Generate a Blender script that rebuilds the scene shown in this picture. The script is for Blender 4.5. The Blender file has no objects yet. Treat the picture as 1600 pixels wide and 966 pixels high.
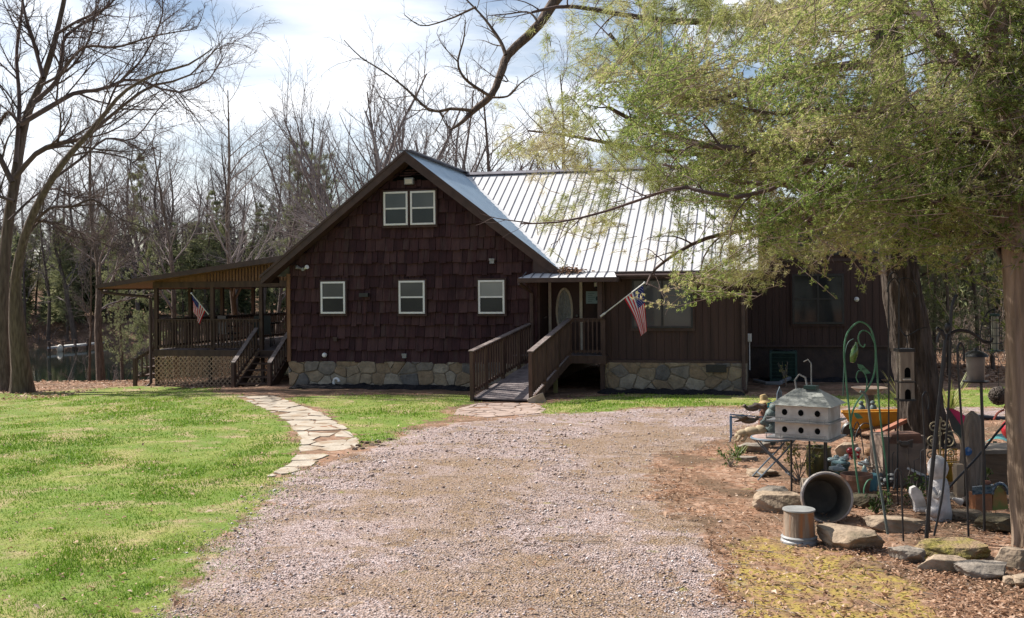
import bpy, math, random
import numpy as np
from mathutils import Vector, Matrix
random.seed(7); rng = np.random.default_rng(11)
SC = bpy.context.scene; COL = SC.collection
# ---------------------------------------------------------------- camera frame (eye at the origin, 2.7 m above the yard)
FOC, TH, RO, EYE = 1650.0, math.radians(13.3), .0095, 2.7
FX, FY, RX, RY = -math.sin(TH), math.cos(TH), math.cos(TH), math.sin(TH)
def ray(u, v):
    a, b = u-800, v-452
    a0 = a*math.cos(RO)+b*math.sin(RO); b0 = -a*math.sin(RO)+b*math.cos(RO)
    return (FX+RX*a0/FOC, FY+RY*a0/FOC, -b0/FOC)
def at(u, v, d): r = ray(u, v); return Vector((r[0]*d, r[1]*d, EYE+r[2]*d))
def onY(u, v, Y): r = ray(u, v); return at(u, v, Y/r[1])
def gnd(u, v, z=0.): r = ray(u, v); return at(u, v, (z-EYE)/r[2])
def gl(u, v): p = gnd(u, v); return (p.x, p.y)
# ---------------------------------------------------------------- mesh builder
ORG = {}
def V3(p): return Vector(p)
class MB:
    def __init__(s): s.v = []; s.f = []; s.m = []
    def add(s, vs, fs, m=0):
        n = len(s.v); s.v += [tuple(p) for p in vs]; s.f += [tuple(i+n for i in f) for f in fs]; s.m += [m]*len(fs); return s
    def box(s, x0, x1, y0, y1, z0, z1, m=0):
        return s.add([(x0,y0,z0),(x1,y0,z0),(x1,y1,z0),(x0,y1,z0),(x0,y0,z1),(x1,y0,z1),(x1,y1,z1),(x0,y1,z1)],
                     [(0,3,2,1),(4,5,6,7),(0,1,5,4),(1,2,6,5),(2,3,7,6),(3,0,4,7)], m)
    def beam(s, a, b, w, h, up=(0,0,1), m=0):
        a, b = V3(a), V3(b); d = (b-a).normalized(); sd = d.cross(V3(up))
        if sd.length < 1e-4: sd = d.cross(V3((0,1,0)))
        sd.normalize(); u = sd.cross(d); sd *= w/2; u *= h/2
        P = []
        for c in (a, b): P += [c-sd-u, c+sd-u, c+sd+u, c-sd+u]
        return s.add(P, [(0,1,2,3),(7,6,5,4),(0,4,5,1),(1,5,6,2),(2,6,7,3),(3,7,4,0)], m)
    def tube(s, pts, r, n=7, m=0, close=False):
        pts = [V3(p) for p in pts]; k = len(pts)
        rs = r if isinstance(r, (list, tuple)) else [r]*k
        P = []; ref = None
        for i, p in enumerate(pts):
            t = (pts[(i+1) % k if close else min(i+1, k-1)]-pts[i-1 if (i > 0 or close) else 0]).normalized()
            if ref is None: ref = t.orthogonal().normalized()
            ref = (ref-t*ref.dot(t))
            if ref.length < 1e-5: ref = t.orthogonal()
            ref.normalize(); b = t.cross(ref)
            for j in range(n):
                a = 2*math.pi*j/n; P.append(p+(ref*math.cos(a)+b*math.sin(a))*rs[i])
        F = [(i*n+j, i*n+(j+1) % n, (i+1)*n+(j+1) % n, (i+1)*n+j) for i in range(k-1) for j in range(n)]
        if close: F += [((k-1)*n+j, (k-1)*n+(j+1) % n, (j+1) % n, j) for j in range(n)]
        else: F += [tuple(range(n))[::-1], tuple((k-1)*n+j for j in range(n))]
        return s.add(P, F, m)
    def lathe(s, prof, c=(0,0,0), n=20, m=0, M=None):
        P = []; M = M or Matrix(); c = V3(c)
        for r, z in prof:
            for j in range(n):
                a = 2*math.pi*j/n; P.append(c+M @ V3((max(r,1e-4)*math.cos(a), max(r,1e-4)*math.sin(a), z)))
        k = len(prof)
        return s.add(P, [(i*n+j, i*n+(j+1) % n, (i+1)*n+(j+1) % n, (i+1)*n+j) for i in range(k-1) for j in range(n)], m)
    def ell(s, c, r, n=12, m=0, rz=0., noise=0., seed=0, M=None):
        if isinstance(r, (int, float)): r = (r, r, r)
        R = M or Matrix.Rotation(rz, 3, 'Z'); c = V3(c); rnd = random.Random(seed); k = n//2
        ph = [rnd.uniform(0, 6.28) for _ in range(6)]
        P = [c+R @ V3((0,0,-r[2]))]
        for i in range(1, k):
            t = -math.pi/2+math.pi*i/k
            for j in range(n):
                a = 2*math.pi*j/n; q = V3((math.cos(t)*math.cos(a), math.cos(t)*math.sin(a), math.sin(t)))
                g = 1+noise*(math.sin(3*q.x+ph[0])*math.sin(4*q.y+ph[1])+.6*math.sin(7*q.z+ph[2]+5*q.x)+.4*math.sin(11*q.y+ph[3]))
                P.append(c+R @ V3((q.x*r[0]*g, q.y*r[1]*g, q.z*r[2]*g)))
        P.append(c+R @ V3((0,0,r[2]))); L = len(P)-1
        F = [(0, 1+(j+1) % n, 1+j) for j in range(n)]
        F += [(1+i*n+j, 1+i*n+(j+1) % n, 1+(i+1)*n+(j+1) % n, 1+(i+1)*n+j) for i in range(k-2) for j in range(n)]
        F += [(L, 1+(k-2)*n+j, 1+(k-2)*n+(j+1) % n) for j in range(n)]
        return s.add(P, F, m)
    def prism(s, poly, off, m=0):
        poly = [V3(p) for p in poly]; n = len(poly); off = V3(off)
        return s.add(poly+[p+off for p in poly], [tuple(range(n)), tuple(range(2*n-1, n-1, -1))]+[(i, i+n, (i+1) % n+n, (i+1) % n) for i in range(n)], m)
    def quad(s, a, b, c, d, m=0): return s.add([a,b,c,d], [(0,1,2,3)], m)
    def build(s, name, mat, parent=None, smooth=False, label=None):
        me = bpy.data.meshes.new(name)
        o3 = ORG.get(parent.name, (0,0,0)) if parent else ORG.get('_next', (0,0,0))
        me.from_pydata([(p[0]-o3[0], p[1]-o3[1], p[2]-o3[2]) for p in s.v], [], s.f)
        for mm in (mat if isinstance(mat, (list, tuple)) else [mat]): me.materials.append(mm)
        if any(s.m): me.polygons.foreach_set('material_index', s.m)
        if smooth:
            me.polygons.foreach_set('use_smooth', [True]*len(s.f))
        import bmesh
        if len(s.f) < 4000:
            b = bmesh.new(); b.from_mesh(me); bmesh.ops.recalc_face_normals(b, faces=b.faces); b.to_mesh(me); b.free()
        if smooth and hasattr(me, 'set_sharp_from_angle'): me.set_sharp_from_angle(angle=math.radians(42))
        o = bpy.data.objects.new(name, me); COL.objects.link(o)
        if parent: o.parent = parent
        else: o.location = o3
        ORG[o.name] = o3
        if label: o['label'] = label
        return o
def npmesh(name, V, F, mat, parent=None, tint=None, smooth=False, mi=None):
    """numpy mesh: V (n,3), F (m,3|4)"""
    me = bpy.data.meshes.new(name); V = np.asarray(V, dtype=np.float32); F = np.asarray(F, dtype=np.int32)
    o3 = ORG.get(parent.name, (0,0,0)) if parent else (0,0,0)
    V = V-np.array(o3, dtype=np.float32); k = F.shape[1]
    me.vertices.add(len(V)); me.vertices.foreach_set('co', V.ravel())
    me.loops.add(F.size); me.loops.foreach_set('vertex_index', F.ravel())
    me.polygons.add(len(F)); me.polygons.foreach_set('loop_start', np.arange(0, F.size, k, dtype=np.int32))
    if smooth: me.polygons.foreach_set('use_smooth', np.ones(len(F), dtype=bool))
    for mm in (mat if isinstance(mat, (list, tuple)) else [mat]): me.materials.append(mm)
    if mi is not None: me.polygons.foreach_set('material_index', mi)
    me.update(calc_edges=True)
    if tint is not None:
        a = me.attributes.new('tint', 'FLOAT', 'POINT'); a.data.foreach_set('value', np.asarray(tint, dtype=np.float32))
    o = bpy.data.objects.new(name, me); COL.objects.link(o)
    if parent: o.parent = parent
    ORG[o.name] = o3
    return o
def thing(name, label, cat, base=(0,0,0), group=None):
    o = bpy.data.objects.new(name, None); COL.objects.link(o); o.location = base; o.empty_display_size = .2
    o['label'] = label; o['category'] = cat
    if group: o['group'] = group
    ORG[o.name] = tuple(base); return o
def tag(o, label, cat, group=None):
    o['label'] = label; o['category'] = cat
    if group: o['group'] = group
    return o
def struct(o, kind='structure'): o['kind'] = kind; return o
def dup(root, loc, rz=0., sc=1., label=None, group=None):
    r = root.copy(); COL.objects.link(r); r.location = loc; r.rotation_euler = (0,0,rz); r.scale = (sc if isinstance(sc, tuple) else (sc,)*3)
    if label: r['label'] = label
    if group: r['group'] = group
    for ch in list(root.children):
        c = ch.copy(); COL.objects.link(c); c.parent = r
        for g in ch.children:
            d = g.copy(); COL.objects.link(d); d.parent = c
    return r
# ---------------------------------------------------------------- materials
def mat(name, c1, c2=None, sc=6., rough=.8, bump=0., bsc=None, metal=0., st=(1,1,1), spec=.3, wave=None, lo=.35, hi=.65, tint=None, c3=None, sc3=.6, trans=0., detail=5, dist=.02):
    m = bpy.data.materials.new(name); m.use_nodes = True; nt = m.node_tree; N, L = nt.nodes, nt.links
    b = N['Principled BSDF']; b.inputs['Roughness'].default_value = rough; b.inputs['Metallic'].default_value = metal
    b.inputs['Specular IOR Level'].default_value = spec; b.inputs['Base Color'].default_value = (*c1, 1)
    tc = N.new('ShaderNodeTexCoord'); mp = N.new('ShaderNodeMapping'); mp.inputs['Scale'].default_value = st
    L.new(tc.outputs['Object'], mp.inputs['Vector'])
    def noise(s, d=detail):
        n = N.new('ShaderNodeTexNoise'); n.inputs['Scale'].default_value = s; n.inputs['Detail'].default_value = d; L.new(mp.outputs[0], n.inputs['Vector']); return n.outputs['Fac']
    def rng_(x, a, c):
        r = N.new('ShaderNodeMapRange'); r.inputs['From Min'].default_value = a; r.inputs['From Max'].default_value = c; L.new(x, r.inputs['Value']); return r.outputs[0]
    def mix(f, a, c):
        x = N.new('ShaderNodeMix'); x.data_type = 'RGBA'; L.new(f, x.inputs[0])
        for i, q in ((6, a), (7, c)):
            if isinstance(q, tuple): x.inputs[i].default_value = (*q, 1)
            else: L.new(q, x.inputs[i])
        return x.outputs[2]
    col = None
    if tint:                                   # per-leaf variation held in the mesh
        at_ = N.new('ShaderNodeAttribute'); at_.attribute_name = 'tint'
        rp = N.new('ShaderNodeValToRGB'); L.new(at_.outputs['Fac'], rp.inputs[0]); e = rp.color_ramp.elements
        e[0].color = (*tint[0], 1); e[0].position = 0; e[1].color = (*tint[-1], 1); e[1].position = 1
        for i, c in enumerate(tint[1:-1]): x = e.new((i+1)/(len(tint)-1)); x.color = (*c, 1)
        col = rp.outputs[0]
    elif c2: col = mix(rng_(noise(sc), lo, hi), c1, c2)
    if c3: col = mix(rng_(noise(sc3, 3), .5, .68), col, c3)
    if col is not None: L.new(col, b.inputs['Base Color'])
    if bump:
        if wave:
            w = N.new('ShaderNodeTexWave'); w.inputs['Scale'].default_value = wave; w.inputs['Distortion'].default_value = 1.5; L.new(mp.outputs[0], w.inputs['Vector']); h = w.outputs['Fac']
        else: h = noise(bsc or sc*3, 6)
        bp = N.new('ShaderNodeBump'); bp.inputs['Strength'].default_value = bump; bp.inputs['Distance'].default_value = dist; L.new(h, bp.inputs['Height']); L.new(bp.outputs[0], b.inputs['Normal'])
    if trans:
        t = N.new('ShaderNodeBsdfTranslucent'); ms = N.new('ShaderNodeMixShader'); ms.inputs[0].default_value = trans
        if col is not None: L.new(col, t.inputs['Color'])
        else: t.inputs['Color'].default_value = (*c1, 1)
        L.new(b.outputs[0], ms.inputs[1]); L.new(t.outputs[0], ms.inputs[2]); L.new(ms.outputs[0], N['Material Output'].inputs[0])
    return m
def glass_mat(name, c, rough=.06, inner=None):
    m = mat(name, c, rough=rough, spec=.9)
    return m
def stone_mat(name, cols, sc, mortar, rough=.85, bump=.6, edge=.06):
    m = bpy.data.materials.new(name); m.use_nodes = True; nt = m.node_tree; N, L = nt.nodes, nt.links; b = N['Principled BSDF']; b.inputs['Roughness'].default_value = rough
    tc = N.new('ShaderNodeTexCoord'); nz = N.new('ShaderNodeTexNoise'); nz.inputs['Scale'].default_value = 3; L.new(tc.outputs['Object'], nz.inputs['Vector'])
    ad = N.new('ShaderNodeMix'); ad.data_type = 'RGBA'; ad.blend_type = 'ADD'; ad.inputs[0].default_value = .22; L.new(tc.outputs['Object'], ad.inputs[6]); L.new(nz.outputs['Color'], ad.inputs[7])
    mp = N.new('ShaderNodeMapping'); mp.inputs['Scale'].default_value = (1, .3, 1.35); L.new(ad.outputs[2], mp.inputs['Vector'])
    vo = N.new('ShaderNodeTexVoronoi'); vo.inputs['Scale'].default_value = sc; L.new(mp.outputs[0], vo.inputs['Vector'])
    ve = N.new('ShaderNodeTexVoronoi'); ve.feature = 'DISTANCE_TO_EDGE'; ve.inputs['Scale'].default_value = sc; L.new(mp.outputs[0], ve.inputs['Vector'])
    sp = N.new('ShaderNodeSeparateColor'); L.new(vo.outputs['Color'], sp.inputs[0])
    rp = N.new('ShaderNodeValToRGB'); L.new(sp.outputs[0], rp.inputs[0]); e = rp.color_ramp.elements; e[0].color = (*cols[0], 1); e[1].color = (*cols[-1], 1)
    for i, c in enumerate(cols[1:-1]): x = e.new((i+1)/(len(cols)-1)); x.color = (*c, 1)
    n2 = N.new('ShaderNodeTexNoise'); n2.inputs['Scale'].default_value = 14; n2.inputs['Detail'].default_value = 6; L.new(tc.outputs['Object'], n2.inputs['Vector'])
    mu = N.new('ShaderNodeMix'); mu.data_type = 'RGBA'; mu.blend_type = 'OVERLAY'; mu.inputs[0].default_value = .7; L.new(rp.outputs[0], mu.inputs[6]); L.new(n2.outputs['Fac'], mu.inputs[7])
    r = N.new('ShaderNodeMapRange'); r.inputs['From Min'].default_value = edge*.4; r.inputs['From Max'].default_value = edge; L.new(ve.outputs['Distance'], r.inputs['Value'])
    mx = N.new('ShaderNodeMix'); mx.data_type = 'RGBA'; L.new(r.outputs[0], mx.inputs[0]); mx.inputs[6].default_value = (*mortar, 1); L.new(mu.outputs[2], mx.inputs[7]); L.new(mx.outputs[2], b.inputs['Base Color'])
    ma = N.new('ShaderNodeMath'); ma.operation = 'ADD'; L.new(r.outputs[0], ma.inputs[0]); L.new(n2.outputs['Fac'], ma.inputs[1])
    bp = N.new('ShaderNodeBump'); bp.inputs['Strength'].default_value = bump; bp.inputs['Distance'].default_value = .03; L.new(ma.outputs[0], bp.inputs['Height']); L.new(bp.outputs[0], b.inputs['Normal'])
    return m
m_shake = mat('cedar_shake', (.072,.033,.034), (.043,.021,.023), sc=3.2, rough=.85, bump=.5, bsc=14, st=(3,3,.35), spec=.2, c3=(.070,.042,.040), sc3=2.2)
m_shake2 = mat('cedar_shake_dark', (.054,.024,.027), (.034,.017,.019), sc=3.2, rough=.9, bump=.5, bsc=14, st=(3,3,.35), spec=.2)
m_shake3 = mat('cedar_shake_faded', (.088,.045,.044), (.060,.031,.032), sc=3.2, rough=.85, bump=.5, bsc=14, st=(3,3,.35), spec=.2)
m_board = mat('brown_siding', (.075,.043,.036), (.050,.030,.026), sc=3, rough=.75, bump=.35, bsc=18, st=(2,2,.15), spec=.3)
m_trim = mat('brown_trim', (.080,.047,.038), (.055,.033,.028), sc=5, rough=.6, bump=.15, bsc=20, spec=.35)
m_deckw = mat('stained_deck_wood', (.100,.060,.043), (.062,.037,.029), sc=7, rough=.7, bump=.4, bsc=16, st=(1,1,.3), spec=.3)
m_rail = mat('weathered_rail_wood', (.21,.17,.155), (.14,.105,.095), sc=9, rough=.7, bump=.4, bsc=30, spec=.35)
m_floorw = mat('grey_deck_boards', (.24,.205,.20), (.15,.12,.12), sc=7, rough=.75, bump=.3, bsc=24)
m_lat = mat('tan_lattice_wood', (.46,.31,.20), (.34,.22,.14), sc=8, rough=.75, spec=.2)
m_slat = mat('reddish_plank', (.235,.125,.07), (.15,.078,.045), sc=6, rough=.75, st=(2,2,.4), spec=.2)
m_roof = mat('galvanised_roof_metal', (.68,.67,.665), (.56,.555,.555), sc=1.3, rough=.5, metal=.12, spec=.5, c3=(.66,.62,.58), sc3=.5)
m_rib = mat('roof_rib_metal', (.20,.19,.21), (.13,.12,.13), sc=3, rough=.6, metal=.3, spec=.3)
m_white = mat('white_paint', (.80,.79,.77), (.72,.71,.69), sc=8, rough=.45)
m_cream = mat('cream_paint', (.66,.60,.50), (.56,.50,.42), sc=8, rough=.5)
m_glass = mat('dark_window_glass', (.016,.019,.021), (.03,.034,.034), sc=1.2, rough=.05, spec=.45)
m_glass2 = mat('mottled_grey_window_glass', (.115,.12,.12), (.06,.065,.066), sc=.9, rough=.10, spec=.5, detail=1, lo=.3, hi=.7)  # paler grey pane, mottled by noise
m_blind = mat('pale_window_blind', (.27,.28,.27), (.22,.23,.225), sc=1.5, rough=.15, spec=.5, detail=1)
m_stone = stone_mat('fieldstone', [(.36,.27,.18),(.40,.32,.22),(.28,.23,.17),(.36,.24,.14),(.45,.36,.26),(.17,.155,.145)], 2.0, (.26,.205,.15), bump=1., edge=.035)
m_roofg = mat('sky_tinted_gable_metal', (.55,.66,.74), (.47,.58,.66), sc=1.3, rough=.40, metal=.25, spec=.5)  # same metal as the wing, with blue sky reflection put into its colour
m_mulch = mat('black_mulch', (.012,.012,.016), (.03,.027,.028), sc=22, rough=.95, bump=1., bsc=40, spec=.15)
m_black = mat('black_iron', (.012,.013,.015), (.022,.022,.024), sc=20, rough=.45, spec=.5)
m_dark = mat('dark_void', (.006,.006,.006), rough=.95, spec=.05)
m_grey = mat('grey_metal', (.32,.32,.32), (.22,.22,.22), sc=8, rough=.5, metal=.3)
m_green_ac = mat('dark_green_metal', (.02,.05,.045), (.03,.065,.055), sc=9, rough=.6)
# ================================================================ camera, sun, sky
cam = bpy.data.cameras.new('camera'); co = bpy.data.objects.new('camera', cam); COL.objects.link(co); SC.camera = co
cam.lens = FOC/1600*36; cam.sensor_width = 36; cam.shift_y = -31/1600; cam.clip_end = 3000; cam.clip_start = .1
Rv, Fv = Vector((RX,RY,0)), Vector((FX,FY,0)); Zv = Vector((0,0,1))
xc = Rv*math.cos(RO)-Zv*math.sin(RO); yc = Rv*math.sin(RO)+Zv*math.cos(RO)
mw = Matrix((xc, yc, -Fv)).transposed().to_4x4(); mw.translation = (0,0,EYE); co.matrix_world = mw
SAZ, SEL = math.radians(73), math.radians(45)          # sun to the left and a little behind the house
sdir = Vector((-math.sin(SAZ)*math.cos(SEL), math.cos(SAZ)*math.cos(SEL), math.sin(SEL)))
sl = bpy.data.lights.new('sun', 'SUN'); sl.energy = 5.0; sl.angle = math.radians(.53); sl.color = (1,.95,.87)
so = bpy.data.objects.new('sun', sl); COL.objects.link(so); so.rotation_euler = (-sdir).to_track_quat('-Z','Y').to_euler()
w = bpy.data.worlds.new('World'); SC.world = w; w.use_nodes = True; N, L = w.node_tree.nodes, w.node_tree.links
sk = N.new('ShaderNodeTexSky'); sk.sky_type = 'NISHITA'; sk.sun_disc = False; sk.sun_elevation = SEL
sk.sun_rotation = math.atan2(sdir.x, sdir.y); sk.air_density = 1.; sk.dust_density = 1.2; sk.ozone_density = 1.5
tc = N.new('ShaderNodeTexCoord'); mp = N.new('ShaderNodeMapping'); mp.inputs['Scale'].default_value = (1.2,1.2,4.5); mp.inputs['Location'].default_value = (.4,.1,.0); L.new(tc.outputs['Generated'], mp.inputs[0])
nz = N.new('ShaderNodeTexNoise'); nz.inputs['Scale'].default_value = 2.1; nz.inputs['Detail'].default_value = 8; nz.inputs['Distortion'].default_value = .35; L.new(mp.outputs[0], nz.inputs['Vector'])
mr = N.new('ShaderNodeMapRange'); mr.inputs['From Min'].default_value = .40; mr.inputs['From Max'].default_value = .60; L.new(nz.outputs['Fac'], mr.inputs['Value'])
nz2 = N.new('ShaderNodeTexNoise'); nz2.inputs['Scale'].default_value = 3.6; nz2.inputs['Detail'].default_value = 7; L.new(mp.outputs[0], nz2.inputs['Vector'])
cl = N.new('ShaderNodeMix'); cl.data_type = 'RGBA'; L.new(nz2.outputs['Fac'], cl.inputs[0]); cl.inputs[6].default_value = (7.6,8.2,9.2,1); cl.inputs[7].default_value = (13.5,13.5,13.5,1)
mx = N.new('ShaderNodeMix'); mx.data_type = 'RGBA'; L.new(mr.outputs[0], mx.inputs[0]); L.new(sk.outputs[0], mx.inputs[6]); L.new(cl.outputs[2], mx.inputs[7])
sp = N.new('ShaderNodeVectorMath'); sp.operation = 'DOT_PRODUCT'; L.new(tc.outputs['Generated'], sp.inputs[0]); sp.inputs[1].default_value = (-.42,.86,.28)      # cloud kept ahead and thinned behind the camera, shaped to lower ambient light
cm = N.new('ShaderNodeMapRange'); cm.interpolation_type = 'SMOOTHSTEP'; cm.inputs['From Min'].default_value = -.15; cm.inputs['From Max'].default_value = .55; cm.inputs['To Min'].default_value = .12; L.new(sp.outputs['Value'], cm.inputs['Value'])
cmu = N.new('ShaderNodeMath'); cmu.operation = 'MULTIPLY'; L.new(mr.outputs[0], cmu.inputs[0]); L.new(cm.outputs[0], cmu.inputs[1]); L.new(cmu.outputs[0], mx.inputs[0])
L.new(mx.outputs[2], N['Background'].inputs[0]); N['Background'].inputs[1].default_value = .072
SC.view_settings.view_transform = 'Standard'; SC.view_settings.look = 'None'; SC.view_settings.exposure = 0.78; SC.view_settings.gamma = 1
SC.cycles.max_bounces = 6; SC.cycles.diffuse_bounces = 3; SC.cycles.transmission_bounces = 4; SC.cycles.use_denoising = True
SC.cycles.transparent_max_bounces = 8
# ================================================================ ground
def sstep(t): t = np.clip(t, 0, 1); return t*t*(3-2*t)
_g = rng.random((256,256)).astype(np.float64)
def vnoise(x, y, s):
    x = np.asarray(x, dtype=float)*s+900.3; y = np.asarray(y, dtype=float)*s+700.7; i = np.floor(x).astype(int); j = np.floor(y).astype(int); fx, fy = x-i, y-j
    fx = fx*fx*(3-2*fx); fy = fy*fy*(3-2*fy); a = lambda p, q: _g[(p) % 256, (q) % 256]
    return (a(i,j)*(1-fx)+a(i+1,j)*fx)*(1-fy)+(a(i,j+1)*(1-fx)+a(i+1,j+1)*fx)*fy
def gh(x, y):
    x = np.asarray(x, dtype=float); y = np.asarray(y, dtype=float)
    d = x*FX+y*FY; l = (x*RX+y*RY)/np.maximum(d, 1.)
    z = -.17*sstep((-12.8-x)/4.5)*sstep((y-15)/6)
    left = sstep((.12-l)/.15)
    z = z-.16*sstep((-17.5-x)/4)*left - 1.05*sstep((d-35.5)/9)*left
    z = z-.9*sstep((d-44)/6)*left*(1-sstep((d-76)/5))
    hill = np.maximum(d-78, 0)
    z = z+left*(1.9*sstep(hill/6)+np.minimum(hill*.055, 7)*sstep(hill/14)+2.0*(vnoise(x, y, .04)-.5)*sstep(hill/20))
    z = z+(1-left)*(np.maximum(d-48, 0)*.07)*(d < 400)+0*z
    near = 1-sstep((d-60)/10)
    z = z+near*(.05*(vnoise(x, y, .35)-.5)+.025*(vnoise(x, y, 1.1)-.5)+.012*(vnoise(x, y, 3.)-.5))*sstep((29-y)/3+1)
    return z
def ghf(x, y): return float(gh(x, y))
def inpoly(x, y, poly):
    r = np.zeros(np.shape(x), dtype=bool); n = len(poly); j = n-1
    for i in range(n):
        xi, yi = poly[i]; xj, yj = poly[j]
        if yi != yj: r ^= ((yi > y) != (yj > y)) & (x < (xj-xi)*(y-yi)/(yj-yi)+xi)
        j = i
    return r
WP = lambda pts: [gl(u, v) for u, v in pts]
DRIVE = WP([(-600,1500),(195,966),(262,915),(330,860),(388,800),(425,745),(500,722),(560,703),(600,684),(700,660),(830,650),(1000,644),(1120,645),(1250,648),(1420,650),(1700,655),(1700,668),(1300,672),(1185,668),(1120,690),(1040,712),(985,740),(1040,790),(1075,850),(1110,900),(1180,966),(1600,1500)])
LAWN = WP([(-3500,1500),(-1500,630),(-600,586),(-20,582),(60,584),(130,580),(225,582),(300,589),(330,600),(372,609),(425,640),(458,672),(462,700),(440,722),(420,752),(385,800),(330,862),(262,915),(195,966),(-600,1500)])
MIDG = WP([(438,612),(560,613),(742,616),(742,628),(700,632),(695,650),(620,672),(590,688),(556,700),(545,672),(500,640),(470,625)])
STRIP = WP([(845,640),(900,622),(1000,620),(1100,622),(1180,626),(1300,627),(1600,622),(2200,622),(2200,645),(1600,652),(1300,645),(1150,642),(1000,642),(850,650)])
MOSS = WP([(1105,838),(1200,850),(1300,880),(1420,930),(1500,990),(1420,1080),(1250,1000),(1160,930),(1105,880)])
SOIL = WP([(545,800),(600,735),(690,705),(800,722),(830,760),(745,800),(735,850),(640,850)])
SOIL2 = WP([(250,966),(420,905),(600,895),(800,872),(960,905),(1040,960),(1000,1100),(240,1100)])
SOIL3 = WP([(860,690),(1000,668),(1150,672),(1060,712),(1010,745),(1050,790),(1090,850),(1020,830),(940,760)])
MOSS2 = WP([(1000,720),(1070,706),(1120,712),(1100,760),(1010,745)])
MULCH1 = WP([(458,597),(520,601),(600,603),(742,603),(745,593),(458,588)])
PATHP = WP([(366,612),(425,612),(462,625),(497,641),(532,662),(556,684),(553,699),(510,708),(478,727),(425,741),(412,738),(446,722),(462,703),(467,680),(447,655),(412,632)])
PADP = WP([(742,628),(832,631),(850,640),(838,648),(760,652),(705,647),(712,636)])
def ground():
    def axis(segs):
        out = [segs[0][0]]
        for a, b, s in segs: n = max(1, int(round((b-a)/s))); out += list(np.linspace(a, b, n+1)[1:])
        return np.array(out)
    xs = axis([(-420,-120,15),(-120,-40,2.5),(-40,-17,.5),(-17,5,.14),(5,12,.4),(12,60,2),(60,420,18)])
    ys = axis([(-60,5,6),(5,30,.14),(30,50,.6),(50,130,2.),(130,700,28)])
    X, Y = np.meshgrid(xs, ys); Z = gh(X, Y)
    wx = X+.5*(vnoise(X, Y, .9)-.5)+.22*(vnoise(X+50, Y, 3.1)-.5); wy = Y+.5*(vnoise(X, Y+90, .9)-.5)+.22*(vnoise(X, Y+33, 3.3)-.5)
    g = ((inpoly(wx, wy, LAWN) | inpoly(wx, wy, MIDG) | inpoly(wx, wy, STRIP)) & ~inpoly(X, Y, PATHP)).astype(float)
    dr = inpoly(wx, wy, DRIVE).astype(float); so_ = (inpoly(wx, wy, SOIL)|inpoly(wx, wy, SOIL2)|inpoly(wx, wy, SOIL3)).astype(float); mo = inpoly(wx, wy, MOSS).astype(float)
    def blur(a):
        b = a.copy(); b[1:-1,1:-1] = (a[1:-1,1:-1]*2+a[:-2,1:-1]+a[2:,1:-1]+a[1:-1,:-2]+a[1:-1,2:])/6; return b
    for _ in range(5): g, dr, mo = blur(g), blur(dr), blur(mo)
    for _ in range(9): so_ = blur(so_)
    n, m = X.shape; idx = np.arange(n*m).reshape(n, m)
    F = np.stack([idx[:-1,:-1], idx[:-1,1:], idx[1:,1:], idx[1:,:-1]], -1).reshape(-1, 4)
    Vv = np.stack([X, Y, Z], -1).reshape(-1, 3)
    m_ = bpy.data.materials.new('yard_ground'); m_.use_nodes = True; nt = m_.node_tree; N, L = nt.nodes, nt.links; b = N['Principled BSDF']
    b.inputs['Roughness'].default_value = .95; b.inputs['Specular IOR Level'].default_value = .12
    tc = N.new('ShaderNodeTexCoord')
    def noise(s, d=6, dist=0):
        q = N.new('ShaderNodeTexNoise'); q.inputs['Scale'].default_value = s; q.inputs['Detail'].default_value = d; q.inputs['Distortion'].default_value = dist; L.new(tc.outputs['Object'], q.inputs['Vector']); return q.outputs['Fac']
    def mr_(x, a, c):
        r = N.new('ShaderNodeMapRange'); r.inputs['From Min'].default_value = a; r.inputs['From Max'].default_value = c; L.new(x, r.inputs['Value']); return r.outputs[0]
    def mix(f, a, c):
        x = N.new('ShaderNodeMix'); x.data_type = 'RGBA'; L.new(f, x.inputs[0])
        for i, q in ((6, a), (7, c)):
            if isinstance(q, tuple): x.inputs[i].default_value = (*q, 1)
            else: L.new(q, x.inputs[i])
        return x.outputs[2]
    def ramp(x, cs):
        rp = N.new('ShaderNodeValToRGB'); L.new(x, rp.inputs[0]); e = rp.color_ramp.elements; e[0].position = cs[0][0]; e[0].color = (*cs[0][1], 1); e[1].position = cs[-1][0]; e[1].color = (*cs[-1][1], 1)
        for p, c in cs[1:-1]: q = e.new(p); q.color = (*c, 1)
        return rp.outputs[0]
    at_ = {}
    for nm in ('grass', 'gravel', 'moss', 'soil'):
        q = N.new('ShaderNodeAttribute'); q.attribute_name = nm; at_[nm] = q.outputs['Fac']
    def voro(s, col=True):
        q = N.new('ShaderNodeTexVoronoi'); q.inputs['Scale'].default_value = s; L.new(tc.outputs['Object'], q.inputs['Vector']); return q.outputs
    # leaf litter and bare soil
    vl = voro(13); sp = N.new('ShaderNodeSeparateColor'); L.new(vl['Color'], sp.inputs[0])
    leaf = ramp(sp.outputs[0], [(0,(.16,.085,.05)),(.3,(.30,.17,.11)),(.55,(.20,.12,.08)),(.8,(.38,.25,.18)),(1,(.12,.07,.045))])
    leaf = mix(mr_(noise(1.1), .42, .62), leaf, (.13,.085,.055))
    # gravel
    vg = voro(42); sg = N.new('ShaderNodeSeparateColor'); L.new(vg['Color'], sg.inputs[0])
    grav = ramp(sg.outputs[0], [(0,(.17,.115,.10)),(.3,(.29,.215,.195)),(.6,(.38,.295,.275)),(1,(.52,.43,.415))])
    soil = ramp(noise(24), [(.3,(.16,.105,.068)),(.7,(.33,.235,.155))])
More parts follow.
